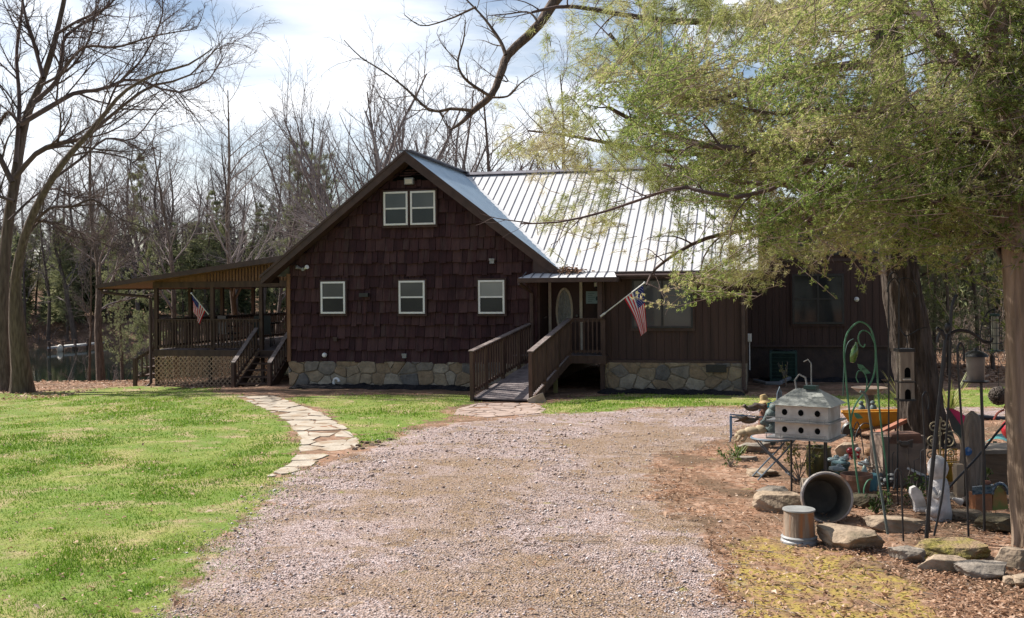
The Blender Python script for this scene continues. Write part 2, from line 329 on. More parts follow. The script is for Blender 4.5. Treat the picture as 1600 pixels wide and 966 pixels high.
    sa = N.new('ShaderNodeMath'); sa.operation = 'MULTIPLY_ADD'; L.new(at_['soil'], sa.inputs[0]); sa.inputs[1].default_value = .22; L.new(noise(1.1, 8, 1.0), sa.inputs[2])
    sb = N.new('ShaderNodeMath'); sb.operation = 'MULTIPLY'; L.new(mr_(sa.outputs[0], .48, .70), sb.inputs[0]); L.new(mr_(sg.outputs[1], -.45, .75), sb.inputs[1])
    grav = mix(sb.outputs[0], grav, soil)
    grav = mix(mr_(noise(2.2, 7, .8), .53, .66), grav, soil)
    # grass under the blades
    gr = ramp(noise(.55, 5, .4), [(.32,(.34,.28,.13)),(.42,(.22,.24,.065)),(.54,(.12,.19,.03)),(.64,(.20,.23,.055)),(.76,(.34,.27,.12))])
    gr = mix(mr_(noise(30), .45, .7), gr, (.11,.145,.035))
    gr = mix(mr_(noise(1.3, 7, .6), .53, .68), gr, (.33,.25,.15))
    mossc = ramp(noise(6), [(.3,(.22,.14,.075)),(.42,(.27,.18,.085)),(.56,(.32,.24,.065)),(.75,(.24,.19,.06))])
    e1 = noise(3.2, 9)
    def edge(a):
        s = N.new('ShaderNodeMath'); s.operation = 'ADD'; L.new(a, s.inputs[0]); t = N.new('ShaderNodeMath'); t.operation = 'MULTIPLY_ADD'; L.new(e1, t.inputs[0]); t.inputs[1].default_value = 2.2; t.inputs[2].default_value = -1.1; L.new(t.outputs[0], s.inputs[1]); return mr_(s.outputs[0], .35, .65)
    c = mix(edge(at_['gravel']), leaf, grav); mm_ = N.new('ShaderNodeMath'); mm_.operation = 'MULTIPLY'; L.new(edge(at_['moss']), mm_.inputs[0]); L.new(mr_(noise(2.6, 9, .9), .36, .54), mm_.inputs[1]); c = mix(mm_.outputs[0], c, mossc); c = mix(edge(at_['grass']), c, gr)
    L.new(c, b.inputs['Base Color'])
    gm_ = N.new('ShaderNodeMath'); gm_.operation = 'MULTIPLY'; L.new(vg['Distance'], gm_.inputs[0]); L.new(at_['gravel'], gm_.inputs[1])
    ad = N.new('ShaderNodeMath'); ad.operation = 'ADD'; L.new(gm_.outputs[0], ad.inputs[0]); L.new(noise(16, 8), ad.inputs[1])
    bp = N.new('ShaderNodeBump'); bp.inputs['Strength'].default_value = .8; bp.inputs['Distance'].default_value = .03; L.new(ad.outputs[0], bp.inputs['Height']); L.new(bp.outputs[0], b.inputs['Normal'])
    o = npmesh('ground', Vv, F, m_, smooth=True)
    for nm, a in (('grass', g), ('gravel', dr), ('moss', mo), ('soil', so_)):
        q = o.data.attributes.new(nm, 'FLOAT', 'POINT'); q.data.foreach_set('value', a.ravel().astype(np.float32))
    struct(o)
ground()
m_water = mat('lake_water', (.008,.014,.011), rough=.05, spec=.6, bump=.06, bsc=1.2, dist=.04)
wb = MB(); wb.quad((-160,20,-1.32),(30,20,-1.32),(30,150,-1.32),(-160,150,-1.32)); struct(wb.build('lake', m_water))
# ---------------- flagstones: Voronoi cells cut to the path outline
def voronoi_cells(poly, step, seed, gap=.03, stretch=1.):
    r = random.Random(seed); xs = [p[0] for p in poly]; ys = [p[1] for p in poly]; pts = []
    x = min(xs)-step
    while x < max(xs)+step:
        y = min(ys)-step
        while y < max(ys)+step: pts.append((x+r.uniform(-.42,.42)*step, y+r.uniform(-.42,.42)*step)); y += step
        x += step*stretch
    cells = []; AREA = poly
    for i, (px, py) in enumerate(pts):
        o_ = step*.5
        if not inpoly(np.array([px,px-o_,px+o_,px,px]), np.array([py,py,py,py-o_,py+o_]), poly).any(): continue
        c = list(poly)
        for j, (qx, qy) in enumerate(pts):
            if j == i or abs(qx-px) > 3*step or abs(qy-py) > 3*step: continue
            nx, ny = qx-px, qy-py; ln = math.hypot(nx, ny); nx /= ln; ny /= ln; k = ln/2-gap/2; out = []
            for a in range(len(c)):
                A, B = c[a], c[(a+1) % len(c)]; da = (A[0]-px)*nx+(A[1]-py)*ny-k; db = (B[0]-px)*nx+(B[1]-py)*ny-k
                if da <= 0: out.append(A)
                if da*db < 0: t = da/(da-db); out.append((A[0]+(B[0]-A[0])*t, A[1]+(B[1]-A[1])*t))
            c = out
            if len(c) < 3: break
        if len(c) >= 3: cells.append(c)
    return cells
def flagstones(name, poly, step, seed, m):
    b = MB(); r = random.Random(seed)
    for c in voronoi_cells(poly, step, seed, .04):
        if r.random() < .06: continue
        n = len(c); cx = sum(p[0] for p in c)/n; cy = sum(p[1] for p in c)/n; z = ghf(cx, cy); P = []
        for k in range(n):               # roughened outline: corners cut, edges slightly wavy
            A, B = c[k], c[(k+1) % n]
            for t in (.14, .5, .86): w_ = r.uniform(-.02,.02); P.append((A[0]+(B[0]-A[0])*t+w_, A[1]+(B[1]-A[1])*t+w_))
        h = r.uniform(.006,.014); tx, ty = r.uniform(-.012,.012), r.uniform(-.012,.012)
        top = [(p[0], p[1], z+h+tx*(p[0]-cx)+ty*(p[1]-cy)) for p in P]; b.prism([(p[0], p[1], z-.05) for p in P], (0,0,0)) if 0 else b.add(top+[(p[0], p[1], z-.06) for p in P], [tuple(range(len(P)))]+[(i+len(P), (i+1) % len(P)+len(P), (i+1) % len(P), i) for i in range(len(P))])
    return struct(b.build(name, m))
m_flag = mat('pale_flagstone', (.44,.385,.315), (.33,.28,.22), sc=2.4, rough=.9, bump=.7, bsc=20, c3=(.30,.22,.15), sc3=2.6, spec=.2)
m_flag2 = mat('pink_flagstone', (.40,.31,.265), (.30,.22,.18), sc=2.4, rough=.85, bump=.5, bsc=20, spec=.2)
flagstones('flagstone_path', PATHP, .56, 3, m_flag); flagstones('flagstone_pad', PADP, .34, 5, m_flag2)
def mound(name, pts, w, h, m, seed=1):
    b = MB(); r = random.Random(seed); k = 9
    for i, (x, y) in enumerate(pts):
        z = ghf(x, y); hh = h*r.uniform(.75,1.15)*(.3 if i in (0, len(pts)-1) else 1)
        for j in range(k): a = math.pi*j/(k-1); jj = r.uniform(.8,1.15); b.v.append((x+r.uniform(-.03,.03), y-w*math.cos(a)*jj, z-.03+hh*math.sin(a)*jj))
    for i in range(len(pts)-1):
        for j in range(k-1): b.f.append((i*k+j, i*k+j+1, (i+1)*k+j+1, (i+1)*k+j)); b.m.append(0)
    return struct(b.build(name, m), 'stuff')
mound('mulch_bed', [(-12.9+i*.13, 27.55-.12*math.sin(i*.7)) for i in range(42)], .42, .13, m_mulch)
mound('mulch_bed', [(-4.2+i*.13, 27.4-.1*math.sin(i*.5)) for i in range(30)], .42, .13, m_mulch, 2)
mound('mulch_bed', [(-.2+i*.14, 31.3) for i in range(30)], .45, .12, m_mulch, 3)
# ================================================================ house
house = thing('house', 'dark brown shingled lake house with a metal roof, stone foundation and long side wing', 'house', (-9.45,27.9,0))
GY = 27.9; PK = 6.5; SL = .775; PX = -9.45
rl = lambda x: PK-SL*abs(x-PX)
# gable wall and body
b = MB(); x0, x1 = -13.1, -5.9
b.add([(x0,GY,.72),(x1,GY,.72),(x1,GY,rl(x1)-.2),(PX,GY,PK-.2),(x0,GY,rl(x0)-.2),(x0,40,.72),(x1,40,.72),(x1,40,rl(x1)-.2),(PX,40,PK-.2),(x0,40,rl(x0)-.2)],
      [(0,1,2,3,4),(9,8,7,6,5),(0,4,9,5),(1,6,7,2)])
gw = b.build('gable_wall', m_board, house)
r = random.Random(3); b = MB()
z = .70; row = 0
while z < 6.35:
    x = x0-.02-r.random()*.1; zt = z+.40
    while x < x1:
        wd = r.choice((.15,.18,.22,.26,.30))*r.uniform(.85,1.1); xa, xb = max(x, x0-.015), min(x+wd-.012, x1+.015); x += wd
        zb = z+r.uniform(-.035,.03); tk = r.uniform(.06,.10); mi = r.choice((0,0,0,1,1,2))
        if xb-xa < .02: continue
        ta, tb = min(zt, rl(xa)-.24), min(zt, rl(xb)-.24)
        if ta < zb+.03 and tb < zb+.03: continue
        ta, tb = max(ta, zb+.01), max(tb, zb+.01)
        ja, jb = r.uniform(-.008,.008), r.uniform(-.008,.008); y0 = GY-.004
        b.add([(xa,y0,zb+ja),(xb,y0,zb+jb),(xb,y0,tb),(xa,y0,ta),(xa,GY-tk-.01,zb+ja),(xb,GY-tk-.01,zb+jb),(xb,GY-.012,tb),(xa,GY-.012,ta)],
              [(4,5,6,7),(0,4,7,3),(5,1,2,6),(0,1,5,4),(7,6,2,3)], mi)
    z += .345; row += 1
b.build('shake_siding', [m_shake, m_shake2, m_shake3], house)
m_st = [mat('fieldstone_%s' % n, a, tuple(q*.68 for q in a), sc=6, rough=.9, bump=.8, bsc=16, spec=.15, dist=.03) for n, a in (('tan',(.37,.29,.20)),('ochre',(.33,.24,.155)),('pale',(.41,.345,.265)),('grey',(.26,.225,.185)),('slate',(.18,.165,.15)))]
m_mort = mat('lime_mortar', (.30,.245,.185), (.22,.18,.14), sc=20, rough=.95, bump=.5, spec=.1)
def masonry(xa, xb, za, zb, Y, seed, par):
    r = random.Random(seed); b = MB(); rect = [(xa,za*1.25),(xb,za*1.25),(xb,zb*1.25),(xa,zb*1.25)]
    for c in voronoi_cells(rect, .40, seed, .02):
        c = [(p[0], p[1]/1.25) for p in c]
        if len(c) < 3: continue
        n = len(c); cx = sum(p[0] for p in c)/n; cz = sum(p[1] for p in c)/n; P = []
        for k in range(n):
            A, B = c[k], c[(k+1) % n]
            for t in (.1,.5,.9): P.append((A[0]+(B[0]-A[0])*t+r.uniform(-.012,.012), A[1]+(B[1]-A[1])*t+r.uniform(-.012,.012)))
        m = len(P); d = r.uniform(.012,.045); tx, tz = r.uniform(-.05,.05), r.uniform(-.05,.05); f = .88
        ring = lambda s, dd: [(cx+(p[0]-cx)*s, Y-dd-tx*(p[0]-cx)-tz*(p[1]-cz)*(dd > .006), cz+(p[1]-cz)*s) for p in P]
        V = [(p[0], Y+.01, p[1]) for p in P]+ring(.985, d*.7)+ring(f, d); F = [(i, (i+1)%m, (i+1)%m+m, i+m) for i in range(m)]+[(i+m, (i+1)%m+m, (i+1)%m+2*m, i+2*m) for i in range(m)]+[tuple(range(2*m,3*m))]
        b.add(V, F, r.choice((0,0,1,1,2,2,3,4)))
    return b.build('stone_facing', m_st, par)
fb = MB(); fb.box(x0-.03,x1+.03,GY-.06,40,-.6,.715); sf = fb.build('stone_foundation', m_mort, house); masonry(x0-.03,x1+.03,-.12,.71,GY-.062,5,sf)
# gable roof: metal sheets with ribs, brown rake boards, soffit
def slab(b, p0, p1, p2, p3, t, m=0):
    n = (V3(p1)-V3(p0)).cross(V3(p3)-V3(p0)).normalized()
    if n.z < 0: n = -n
    b.prism([p0,p1,p2,p3], n*-t, m)
RF, RB, XL, XR = 27.4, 40.4, -13.76, -5.09
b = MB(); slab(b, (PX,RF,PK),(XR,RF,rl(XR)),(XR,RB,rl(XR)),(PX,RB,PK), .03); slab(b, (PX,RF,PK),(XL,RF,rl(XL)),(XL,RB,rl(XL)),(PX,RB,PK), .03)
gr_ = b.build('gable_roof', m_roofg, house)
b = MB(); n = 0; y = RF+.06
while y < RB:
    for X in (XR, XL):
        b.beam((PX,y,PK+.006),(X,y,rl(X)+.006), .014, .014)
    y += .235
b.build('roof_rib', m_roofg, gr_)
b = MB(); b.beam((PX-.1,RF-.02,PK+.02),(PX-.1,RB,PK+.02),.2,.03); b.beam((PX+.1,RF-.02,PK+.02),(PX+.1,RB,PK+.02),.2,.03)
b.build('ridge_cap', m_rib, gr_)
for X in (XL, XR):
    b = MB(); s = 1 if X > PX else -1
    for yy in (RF-.025, RF+.02):
        d = 0 if yy < RF else .0
        b.prism([(PX,yy,PK-.035-(d)),(X,yy,rl(X)-.035-d),(X,yy,rl(X)-.26),(PX,yy,PK-.29)], (0,.03,0)) if yy < RF else None
    b.prism([(PX,RF-.05,PK+.01),(X+s*.03,RF-.05,rl(X)+.01-.02),(X+s*.03,RF-.05,rl(X)-.09),(PX,RF-.05,PK-.06)], (0,.024,0))
    b.prism([(PX,RF+.01,PK-.2),(X,RF+.01,rl(X)-.2),(X,GY+.0,rl(X)-.2),(PX,GY+.0,PK-.2)], (0,0,-.03))
    b.prism([(X+s*.0,RF,rl(X)-.035),(X,GY+.6,rl(X)-.035),(X,GY+.6,rl(X)-.22),(X,RF,rl(X)-.22)], (-s*.03,0,0))
    b.build('rake_board', m_trim, house)
# boxed eave return at the right end of the gable
b = MB(); b.prism([(-5.9,27.42,rl(-5.9)-.26),(-5.12,27.42,rl(-5.12)-.28),(-5.12,27.42,3.0),(-5.9,27.42,3.0)],(0,.5,0)); b.build('eave_return', m_trim, house)
# louvre at the peak
b = MB()
for k in range(6):
    zz = 5.78+k*.07; hw = max(.05, (PK-.3-zz)/SL-.05); hw = min(hw, .5); b.beam((PX-hw,GY-.07,zz),(PX+hw,GY-.07,zz),.05,.012,(0,-.6,1))
b.add([(PX-.55,GY-.045,5.73),(PX+.55,GY-.045,5.73),(PX,GY-.045,6.2)],[(0,1,2)])
b.build('gable_louvre', m_dark, house)
def window(x0, x1, z0, z1, Y, mf, par, hung=True, fw=.05, gm=m_glass, gm2=None, mull=0, name='window', trim=None):
    b = MB(); ya, yb = Y-.085, Y-.03
    b.box(x0,x0+fw,ya,yb,z0,z1); b.box(x1-fw,x1,ya,yb,z0,z1); b.box(x0+fw,x1-fw,ya,yb,z1-fw,z1); b.box(x0+fw,x1-fw,ya-.01,yb,z0,z0+fw)
    zm = (z0+z1)/2
    if hung: b.box(x0+fw,x1-fw,ya+.012,yb,zm-.022,zm+.022)
    for k in range(mull): xx = x0+(x1-x0)*(k+1)/(mull+1); b.box(xx-.025,xx+.025,ya+.01,yb,z0+fw,z1-fw)
    o = b.build(name, mf, par)
    if hung:
        for za, zb, g, yy in ((z0+fw,zm-.022,gm,.05),(zm+.022,z1-fw,gm2 or gm,.062)):
            p = MB(); p.box(x0+fw,x1-fw,Y-yy,Y-yy+.006,za,zb); p.build('pane', g, o)
    else: p = MB(); p.box(x0+fw,x1-fw,Y-.055,Y-.049,z0+fw,z1-fw); p.build('pane', gm, o)
    if trim:
        t = MB(); t.box(x0-.05,x1+.05,Y-.06,Y-.004,z0-.07,z0-.003); t.box(x0-.045,x0-.003,Y-.055,Y-.004,z0-.003,z1+.05); t.box(x1+.003,x1+.045,Y-.055,Y-.004,z0-.003,z1+.05); t.box(x0-.003,x1+.003,Y-.055,Y-.004,z1+.003,z1+.05); t.build('window_trim', trim, o)
    return o
for i, (xa, xb, za, zb) in enumerate([(-12.1,-11.37,2.06,2.96),(-9.78,-9.03,2.05,2.96),(-7.5,-6.77,2.04,2.95),(-10.2,-9.50,4.50,5.43),(-9.42,-8.70,4.50,5.43)]):
    window(xa, xb, za, zb, GY-.09, m_white, house, gm2=m_blind if i == 2 else m_glass2, trim=m_board)
# corner boards
b = MB(); b.box(-13.16,-13.06,27.78,27.9,.70,3.2); b.build('corner_board', m_slat, house)
# lights, vents, outlet on the gable wall
def floodlight(x, z, par):
    t = MB(); t.lathe([(.0,0),(.05,0),(.05,.06),(0,.06)], (x,GY-.06,z), 10, M=Matrix.Rotation(math.pi/2,3,'X'))
    o = t.build('light_mount', m_grey, par)
    for s in (-1, 1):
        q = MB(); M = Matrix.Rotation(math.radians(65),3,'X') @ Matrix.Rotation(s*.8,3,'Y')
        q.lathe([(.0,0),(.025,0),(.03,.05),(.06,.13),(.06,.15),(.0,.155)], (x+s*.06,GY-.1,z+.02), 12, M=M); q.build('lamp_head', m_white if s > 0 else m_grey, o)
floodlight(-12.66, 3.32, house)
b = MB(); b.box(PX-.13,PX+.13,GY-.2,GY-.05,5.62,5.80); o = b.build('light_mount', m_grey, house); b = MB(); b.box(PX-.1,PX+.1,GY-.215,GY-.2,5.64,5.76); b.build('lens', m_cream, o)
for u, v, s in ((572,457,.06),(771,408,.06),(525,525,.05),(508,549,.045),(632,553,.055)):
    p = onY(u, v, GY); b = MB()
    if v == 549: b.lathe([(0,0),(.06,0),(.07,.05),(.05,.1),(0,.11)], (p.x,GY-.09,p.z), 12, M=Matrix.Rotation(math.pi/2,3,'X')); b.build('hose_spigot', m_white, house)
    elif v == 457:
        b.box(p.x-.13,p.x+.13,GY-.22,GY-.04,p.z-.05,p.z+.06); b.build('wall_light', m_black, house)
    else:
        b.box(p.x-s,p.x+s,GY-.14,GY-.03,p.z-s,p.z+s); b.box(p.x-s-.015,p.x+s+.015,GY-.15,GY-.135,p.z+s*.3,p.z+s+.015); b.build('wall_vent', m_grey if v != 525 else m_trim, house)
b = MB(); b.tube([(-11.65,27.55,-.05),(-11.65,27.55,.17),(-11.62,27.54,.24),(-11.56,27.53,.26),(-11.50,27.52,.23),(-11.48,27.52,.17)], .038, 9); tag(b.build('drain_pipe', m_white, None, True), 'white candy-cane drain pipe standing in the mulch below the gable', 'pipe')
# ---------------- wing
wy, wx0, wx1 = 27.9, -4.1, -.42
b = MB()
x = wx0
while x < wx1-.01:
    xb = min(x+.2, wx1); b.box(x+.005, xb-.005, wy, wy+.05, .73, 3.35); x += .2
b.box(wx0, wx1, wy+.02, wy+.08, .73, 3.4); b.build('wing_wall', m_board, house)
b = MB(); b.add([(wx1-.08,wy,.7),(wx1-.08,38.6,.7),(wx1-.08,38.6,3.3),(wx1-.08,33.2,6.3),(wx1-.08,wy,3.25)],[(0,1,2,3,4)]); b.add([(-5.9,38.5,.7),(wx1-.08,38.5,.7),(wx1-.08,38.5,3.3),(-5.9,38.5,3.3)],[(0,1,2,3)]); b.build('wing_side_wall', m_board, house)
b = MB(); b.box(wx0-.05, wx1+.02, wy-.07, wy+.3, -.5, .74); b.box(wx1-.3, wx1+.01, wy+.3, 38.6, -.5, .74); sf = b.build('stone_foundation', m_mort, house); masonry(wx0-.05,wx1+.02,-.12,.735,wy-.072,6,sf)
b = MB(); b.box(wx1-.06,wx1+.06,wy-.05,wy+.07,.74,3.2); b.box(wx0-.06,wx0+.04,wy-.05,wy+.07,.74,3.2); b.box(wx0-.05,wx1+.05,wy-.09,wy-.005,.735,.80); b.build('corner_board', m_trim, house)
EV, RG, ez, rz = 27.45, 33.1, 3.14, 6.45; ws = (rz-ez)/(RG-EV); WR = -.06
b = MB(); slab(b, (-5.12,EV,ez),(WR,EV,ez),(WR,RG,rz),(-9.38,RG,rz), .03); slab(b, (-5.12,38.8,ez),(WR,38.8,ez),(WR,RG,rz),(-9.38,RG,rz), .03)
# keep only what lies outside the gable roof (valley)
wr = b.build('wing_roof', m_roof, house)
b = MB(); x = WR-.02; k = 0
while x > -9.3:
    # start where the wing roof rises above the gable slope
    zg = rl(x); ys = EV if x > XR else EV+(zg-ez)/ws
    if ys < RG-.05: b.beam((x,max(ys,EV-.01),ez+ws*(max(ys,EV-.01)-EV)+.01),(x,RG,rz+.01), .016, .024)
    x -= .24; k += 1
b.build('roof_rib', m_rib, wr)
b = MB(); b.beam((-9.3,RG-.09,rz+.0),(WR,RG-.09,rz+.0),.22,.03,(0,-.5,1)); b.beam((-9.3,RG+.09,rz+.0),(WR,RG+.09,rz+.0),.22,.03,(0,.5,1)); b.build('ridge_cap', m_rib, wr)
# valley flashing
p0 = V3((XR-.0,EV+(rl(XR)-ez)/ws,rl(XR)+.03)); xk = -9.2; p1 = V3((xk,EV+(rl(xk)-ez)/ws,rl(xk)+.03)); b = MB(); b.beam(p0, p1, .14, .012); b.build('valley_flashing', m_roof, wr)
b = MB(); b.box(-5.1,WR,EV-.03,EV-.0,ez-.2,ez-.035); b.box(-5.1,WR,EV,wy-.0,ez-.2,ez-.17); b.build('fascia_board', m_trim, house)
b = MB(); b.prism([(WR-.03,EV,ez-.035),(WR-.03,RG,rz-.035),(WR-.03,RG,rz-.2),(WR-.03,EV,ez-.2)],(.03,0,0)); b.prism([(WR-.03,38.8,ez-.035),(WR-.03,RG,rz-.035),(WR-.03,RG,rz-.2),(WR-.03,38.8,ez-.2)],(.03,0,0)); b.build('rake_board', m_trim, house)
window(-3.33,-1.75,1.64,2.93, wy-.004, m_black, house, hung=False, gm=m_glass2, mull=1, trim=m_trim)
b = MB(); b.box(-1.42,-.9,wy-.16,wy-.125,.5,.70)
for k in range(5): b.box(-1.40,-.92,wy-.175,wy-.16,.52+k*.036,.535+k*.036)
b.build('crawlspace_vent', m_black, house)
# downspouts
def spout(pts, par, w=.07, m=m_trim):
    b = MB(); b.tube(pts, w*.62, 6); return b.build('downspout', m, par)
spout([(-.47,27.5,3.05),(-.47,27.6,2.95),(-.47,27.79,2.85),(-.47,27.79,.1),(-.4,27.5,.03)], house, .085)
spout([(-6.2,27.05,2.85),(-6.12,27.3,2.75),(-6.02,27.75,2.6),(-6.02,27.78,.5)], house, .085)
# gutter
b = MB(); b.tube([(-5.0,EV-.07,ez-.12),(WR,EV-.07,ez-.12)], .05, 6); b.build('gutter', m_trim, house)
# ---------------- recessed entry
EY_ = 29.0; ent = m_board
b = MB(); b.box(-5.92,-5.83,27.9,EY_,.7,3.3); b.box(-4.13,-4.05,27.9,EY_,.7,3.3); b.box(-6.0,-4.05,EY_,EY_+.08,.7,3.3); b.box(-5.95,-4.05,27.4,EY_,3.04,3.09); b.build('entry_wall', m_board, house)
b = MB(); b.box(-5.80,-5.72,EY_-.06,EY_,.95,2.98); b.box(-4.92,-4.84,EY_-.06,EY_,.95,2.98); b.box(-5.8,-4.84,EY_-.06,EY_,2.985,3.03); df = b.build('door_frame', m_cream, house)
b = MB(); b.box(-5.72,-4.92,EY_-.04,EY_-.004,.96,2.98)
for (xa, xb, za, zb) in ((-5.62,-5.38,1.03,1.25),(-5.26,-5.02,1.03,1.25)): b.box(xa,xb,EY_-.05,EY_-.04,za,zb)
door = b.build('door', mat('dark_red_brown_door',(.05,.02,.018),rough=.5), house)
oc = (-5.35, EY_-.05, 2.08); b = MB()
b.tube([(oc[0]+.215*math.cos(a), oc[1], oc[2]+.62*math.sin(a)) for a in [2*math.pi*k/36 for k in range(36)]], .035, 8, close=True); b.build('oval_frame', m_cream, door, True)
b = MB(); P = [(oc[0]+.2*math.cos(a), oc[1], oc[2]+.6*math.sin(a)) for a in [2*math.pi*k/36 for k in range(36)]]; b.prism(P, (0,.008,0)); og = b.build('oval_glass', mat('frosted_leaded_glass',(.17,.19,.18),(.07,.08,.08),sc=9,rough=.25,spec=.8,bump=.6,bsc=30), door)
b = MB()
for s in (-1, 1): b.tube([(oc[0]+s*.09*math.sin(t*3.14), oc[1]-.012, oc[2]-.55+1.1*t) for t in [k/14 for k in range(15)]], .006, 4)
b.tube([(oc[0]+.07*math.cos(a), oc[1]-.012, oc[2]+.12*math.sin(a)) for a in [2*math.pi*k/14 for k in range(14)]], .006, 4, close=True); b.build('leading', m_grey, door)
b = MB(); b.tube([(-4.99,EY_-.1,1.95),(-4.99,EY_-.06,1.95)],.02,8); b.ell((-4.99,EY_-.12,1.95),.035,10); b.build('handle', m_grey, door, True)
b = MB(); b.box(-4.74,-4.36,EY_-.03,EY_-.008,2.28,2.62); no = b.build('notice', mat('pale_blue_paper',(.34,.46,.50),(.28,.40,.45),sc=9,rough=.7), house)
b = MB()
for k in range(5): b.box(-4.69,-4.69+(.18,.14,.2,.16,.12)[k],EY_-.034,EY_-.03,2.56-k*.055,2.572-k*.055)
b.ell((-4.44,EY_-.034,2.42),(.03,.004,.06),8); b.build('print', mat('ink',(.05,.09,.12)), no)
# entry lantern
b = MB(); b.box(-4.49,-4.41,EY_-.03,EY_-.003,2.7,2.95); b.tube([(-4.45,EY_-.03,2.93),(-4.45,EY_-.12,2.95),(-4.45,EY_-.12,2.9)],.01,5); b.lathe([(0,.1),(.06,.06),(.05,.05),(.045,-.09),(.02,-.11),(0,-.11)], (-4.45,EY_-.12,2.82), 8); lo_ = b.build('lantern', m_black, house)
b = MB(); b.lathe([(0,.05),(.052,.045),(.05,-.07),(0,-.075)], (-4.45,EY_-.12,2.82), 8); b.build('lantern_glass', m_white, lo_)
# small metal roof over the entry
b = MB(); slab(b, (-6.2,26.95,2.99),(-3.62,26.95,2.99),(-3.75,27.5,3.13),(-5.9,27.5,3.13), .025); er = b.build('entry_roof', m_roof, house)
b = MB(); x = -6.1
while x < -3.7: b.beam((x,26.96,3.0),(x+(.05 if x > -5 else .15)*(-1 if x > -4.5 else 1)*0,27.49,3.145),.02,.03); x += .24
b.build('roof_rib', m_rib, er)
b = MB(); b.box(-6.22,-3.6,26.92,26.95,2.87,2.985); b.box(-3.63,-3.6,26.95,27.9,2.87,2.985); b.box(-6.22,-6.19,26.95,27.85,2.87,2.985); b.box(-6.19,-3.63,26.95,27.85,2.87,2.885); b.build('fascia_board', m_trim, er)
b = MB(); r = random.Random(4)
for k in range(260):
    p = V3((-4.95+r.gauss(0,.2),27.42+r.gauss(0,.1),0)); p.z = 2.99+.254*(p.y-26.95)+.03+abs(r.gauss(0,.06)); M = Matrix.Rotation(r.uniform(0,6),3,'Z') @ Matrix.Rotation(r.uniform(-1.2,1.2),3,'X'); s = r.uniform(.02,.045)
    b.add([p+M @ V3(q) for q in ((-s,-s*.6,0),(s,-s*.5,.01),(s*.9,s*.6,0),(-s,s*.5,.01))],[(0,1,2,3)])
m_dleaf = mat('dry_leaf', (.30,.19,.13), (.20,.12,.08), sc=12, rough=.85, spec=.15)
struct(tag(b.build('leaf_pile', m_dleaf), 'heap of dry brown leaves caught in the valley above the entry roof', 'leaves'), 'stuff')
# ---------------- rear extension
ex = thing('house_extension', 'dark board-sided two storey extension set back behind the pine trunk at right', 'extension', (0,32,0))
b = MB(); x = -.5
while x < 3.89: xb = min(x+.2, 3.9); b.box(x+.005,xb-.005,32,32.05,.95,5.05); x += .2
b.box(-.5,3.9,32.03,39,.95,5.05); b.build('wall', m_board, ex)
b = MB(); b.box(-.45,3.95,32.04,39.05,-.5,.95); b.build('foundation', mat('dark_block',(.075,.05,.042),(.05,.036,.032),sc=4,bump=.4), ex)
b = MB(); b.box(-.5,4.0,31.97,32.0,.93,.98); b.box(-.45,3.95,31.96,32.0,3.42,3.52); b.box(3.86,3.98,31.96,32.1,.98,5.0); b.build('trim_board', m_trim, ex)
window(.87,2.32,1.6,3.06,32,m_black,ex,hung=True,gm=m_glass,gm2=m_glass,mull=1,trim=m_board,fw=.06)
for xa in (.3,1.35,2.4): window(xa,xa+1.0,3.6,4.5,32,m_black,ex,hung=False,gm=m_glass2,trim=m_board)
b = MB(); slab(b, (-.05,31.4,5.1),(4.4,31.4,5.1),(4.4,39.4,5.9),(-.05,39.4,5.9), .1); b.build('roof', mat('dark_shingle_roof',(.06,.05,.05),(.09,.08,.075),sc=9,bump=.4), ex)
p = onY(1338, 478, 32); b = MB(); b.lathe([(0,0),(.07,0),(.07,.02),(0,.02)], (p.x,31.97,p.z), 12, M=Matrix.Rotation(math.pi/2,3,'X')); b.ell((p.x,31.92,p.z),.055,12); b.build('porch_light', m_white, ex, True)
p = onY(1166, 535, 30); b = MB(); b.box(p.x,p.x+.12,29.9,30.02,p.z-.1,p.z+.12); b.box(p.x+.02,p.x+.1,29.88,29.9,p.z-.07,p.z+.08); b.tube([(p.x+.06,29.95,p.z-.1),(p.x+.06,29.95,.4)],.015,5); b.build('meter_box', m_white, house)
# ---------------- ac unit
ac = thing('ac_unit', 'dark green outdoor air conditioner beside the extension wall', 'air conditioner', (.55,30.9,.02))
b = MB(); b.box(.2,.95,30.6,31.3,.05,.11); b.box(.2,.95,30.6,31.3,.82,.88)
for x in (.2,.9): 
    for y in (30.6,31.25): b.box(x,x+.05,y,y+.05,.11,.82)
b.build('casing', m_green_ac, ac)
b = MB()
for k in range(22): x = .25+k*.03; b.box(x,x+.012,30.61,30.625,.11,.82)
for k in range(20): y = 30.65+k*.03; b.box(.205,.22,y,y+.012,.11,.82)
for k in range(6): b.box(.25,.9,30.605,30.612,.2+k*.1,.21+k*.1)
b.build('grille', m_green_ac, ac)
b = MB(); b.box(.26,.89,30.66,31.24,.12,.8); b.build('coil', m_dark, ac)
b = MB(); b.lathe([(.02,.0),(.28,.0),(.29,.02),(.28,.03),(.02,.03)], (.575,30.95,.885), 20); b.build('fan_guard', m_black, ac)
b = MB(); pts = [gnd(1176,606), gnd(1195,612), gnd(1215,613), gnd(1232,606), gnd(1236,598)]; b.tube([(p.x,p.y,.07+.02*i) for i, p in enumerate(pts)], .055, 8)
tag(b.build('flexible_drain_pipe', mat('grey_plastic',(.17,.18,.20),rough=.5), None, True), 'grey flexible drain pipe lying on the dirt by the wing corner', 'pipe')
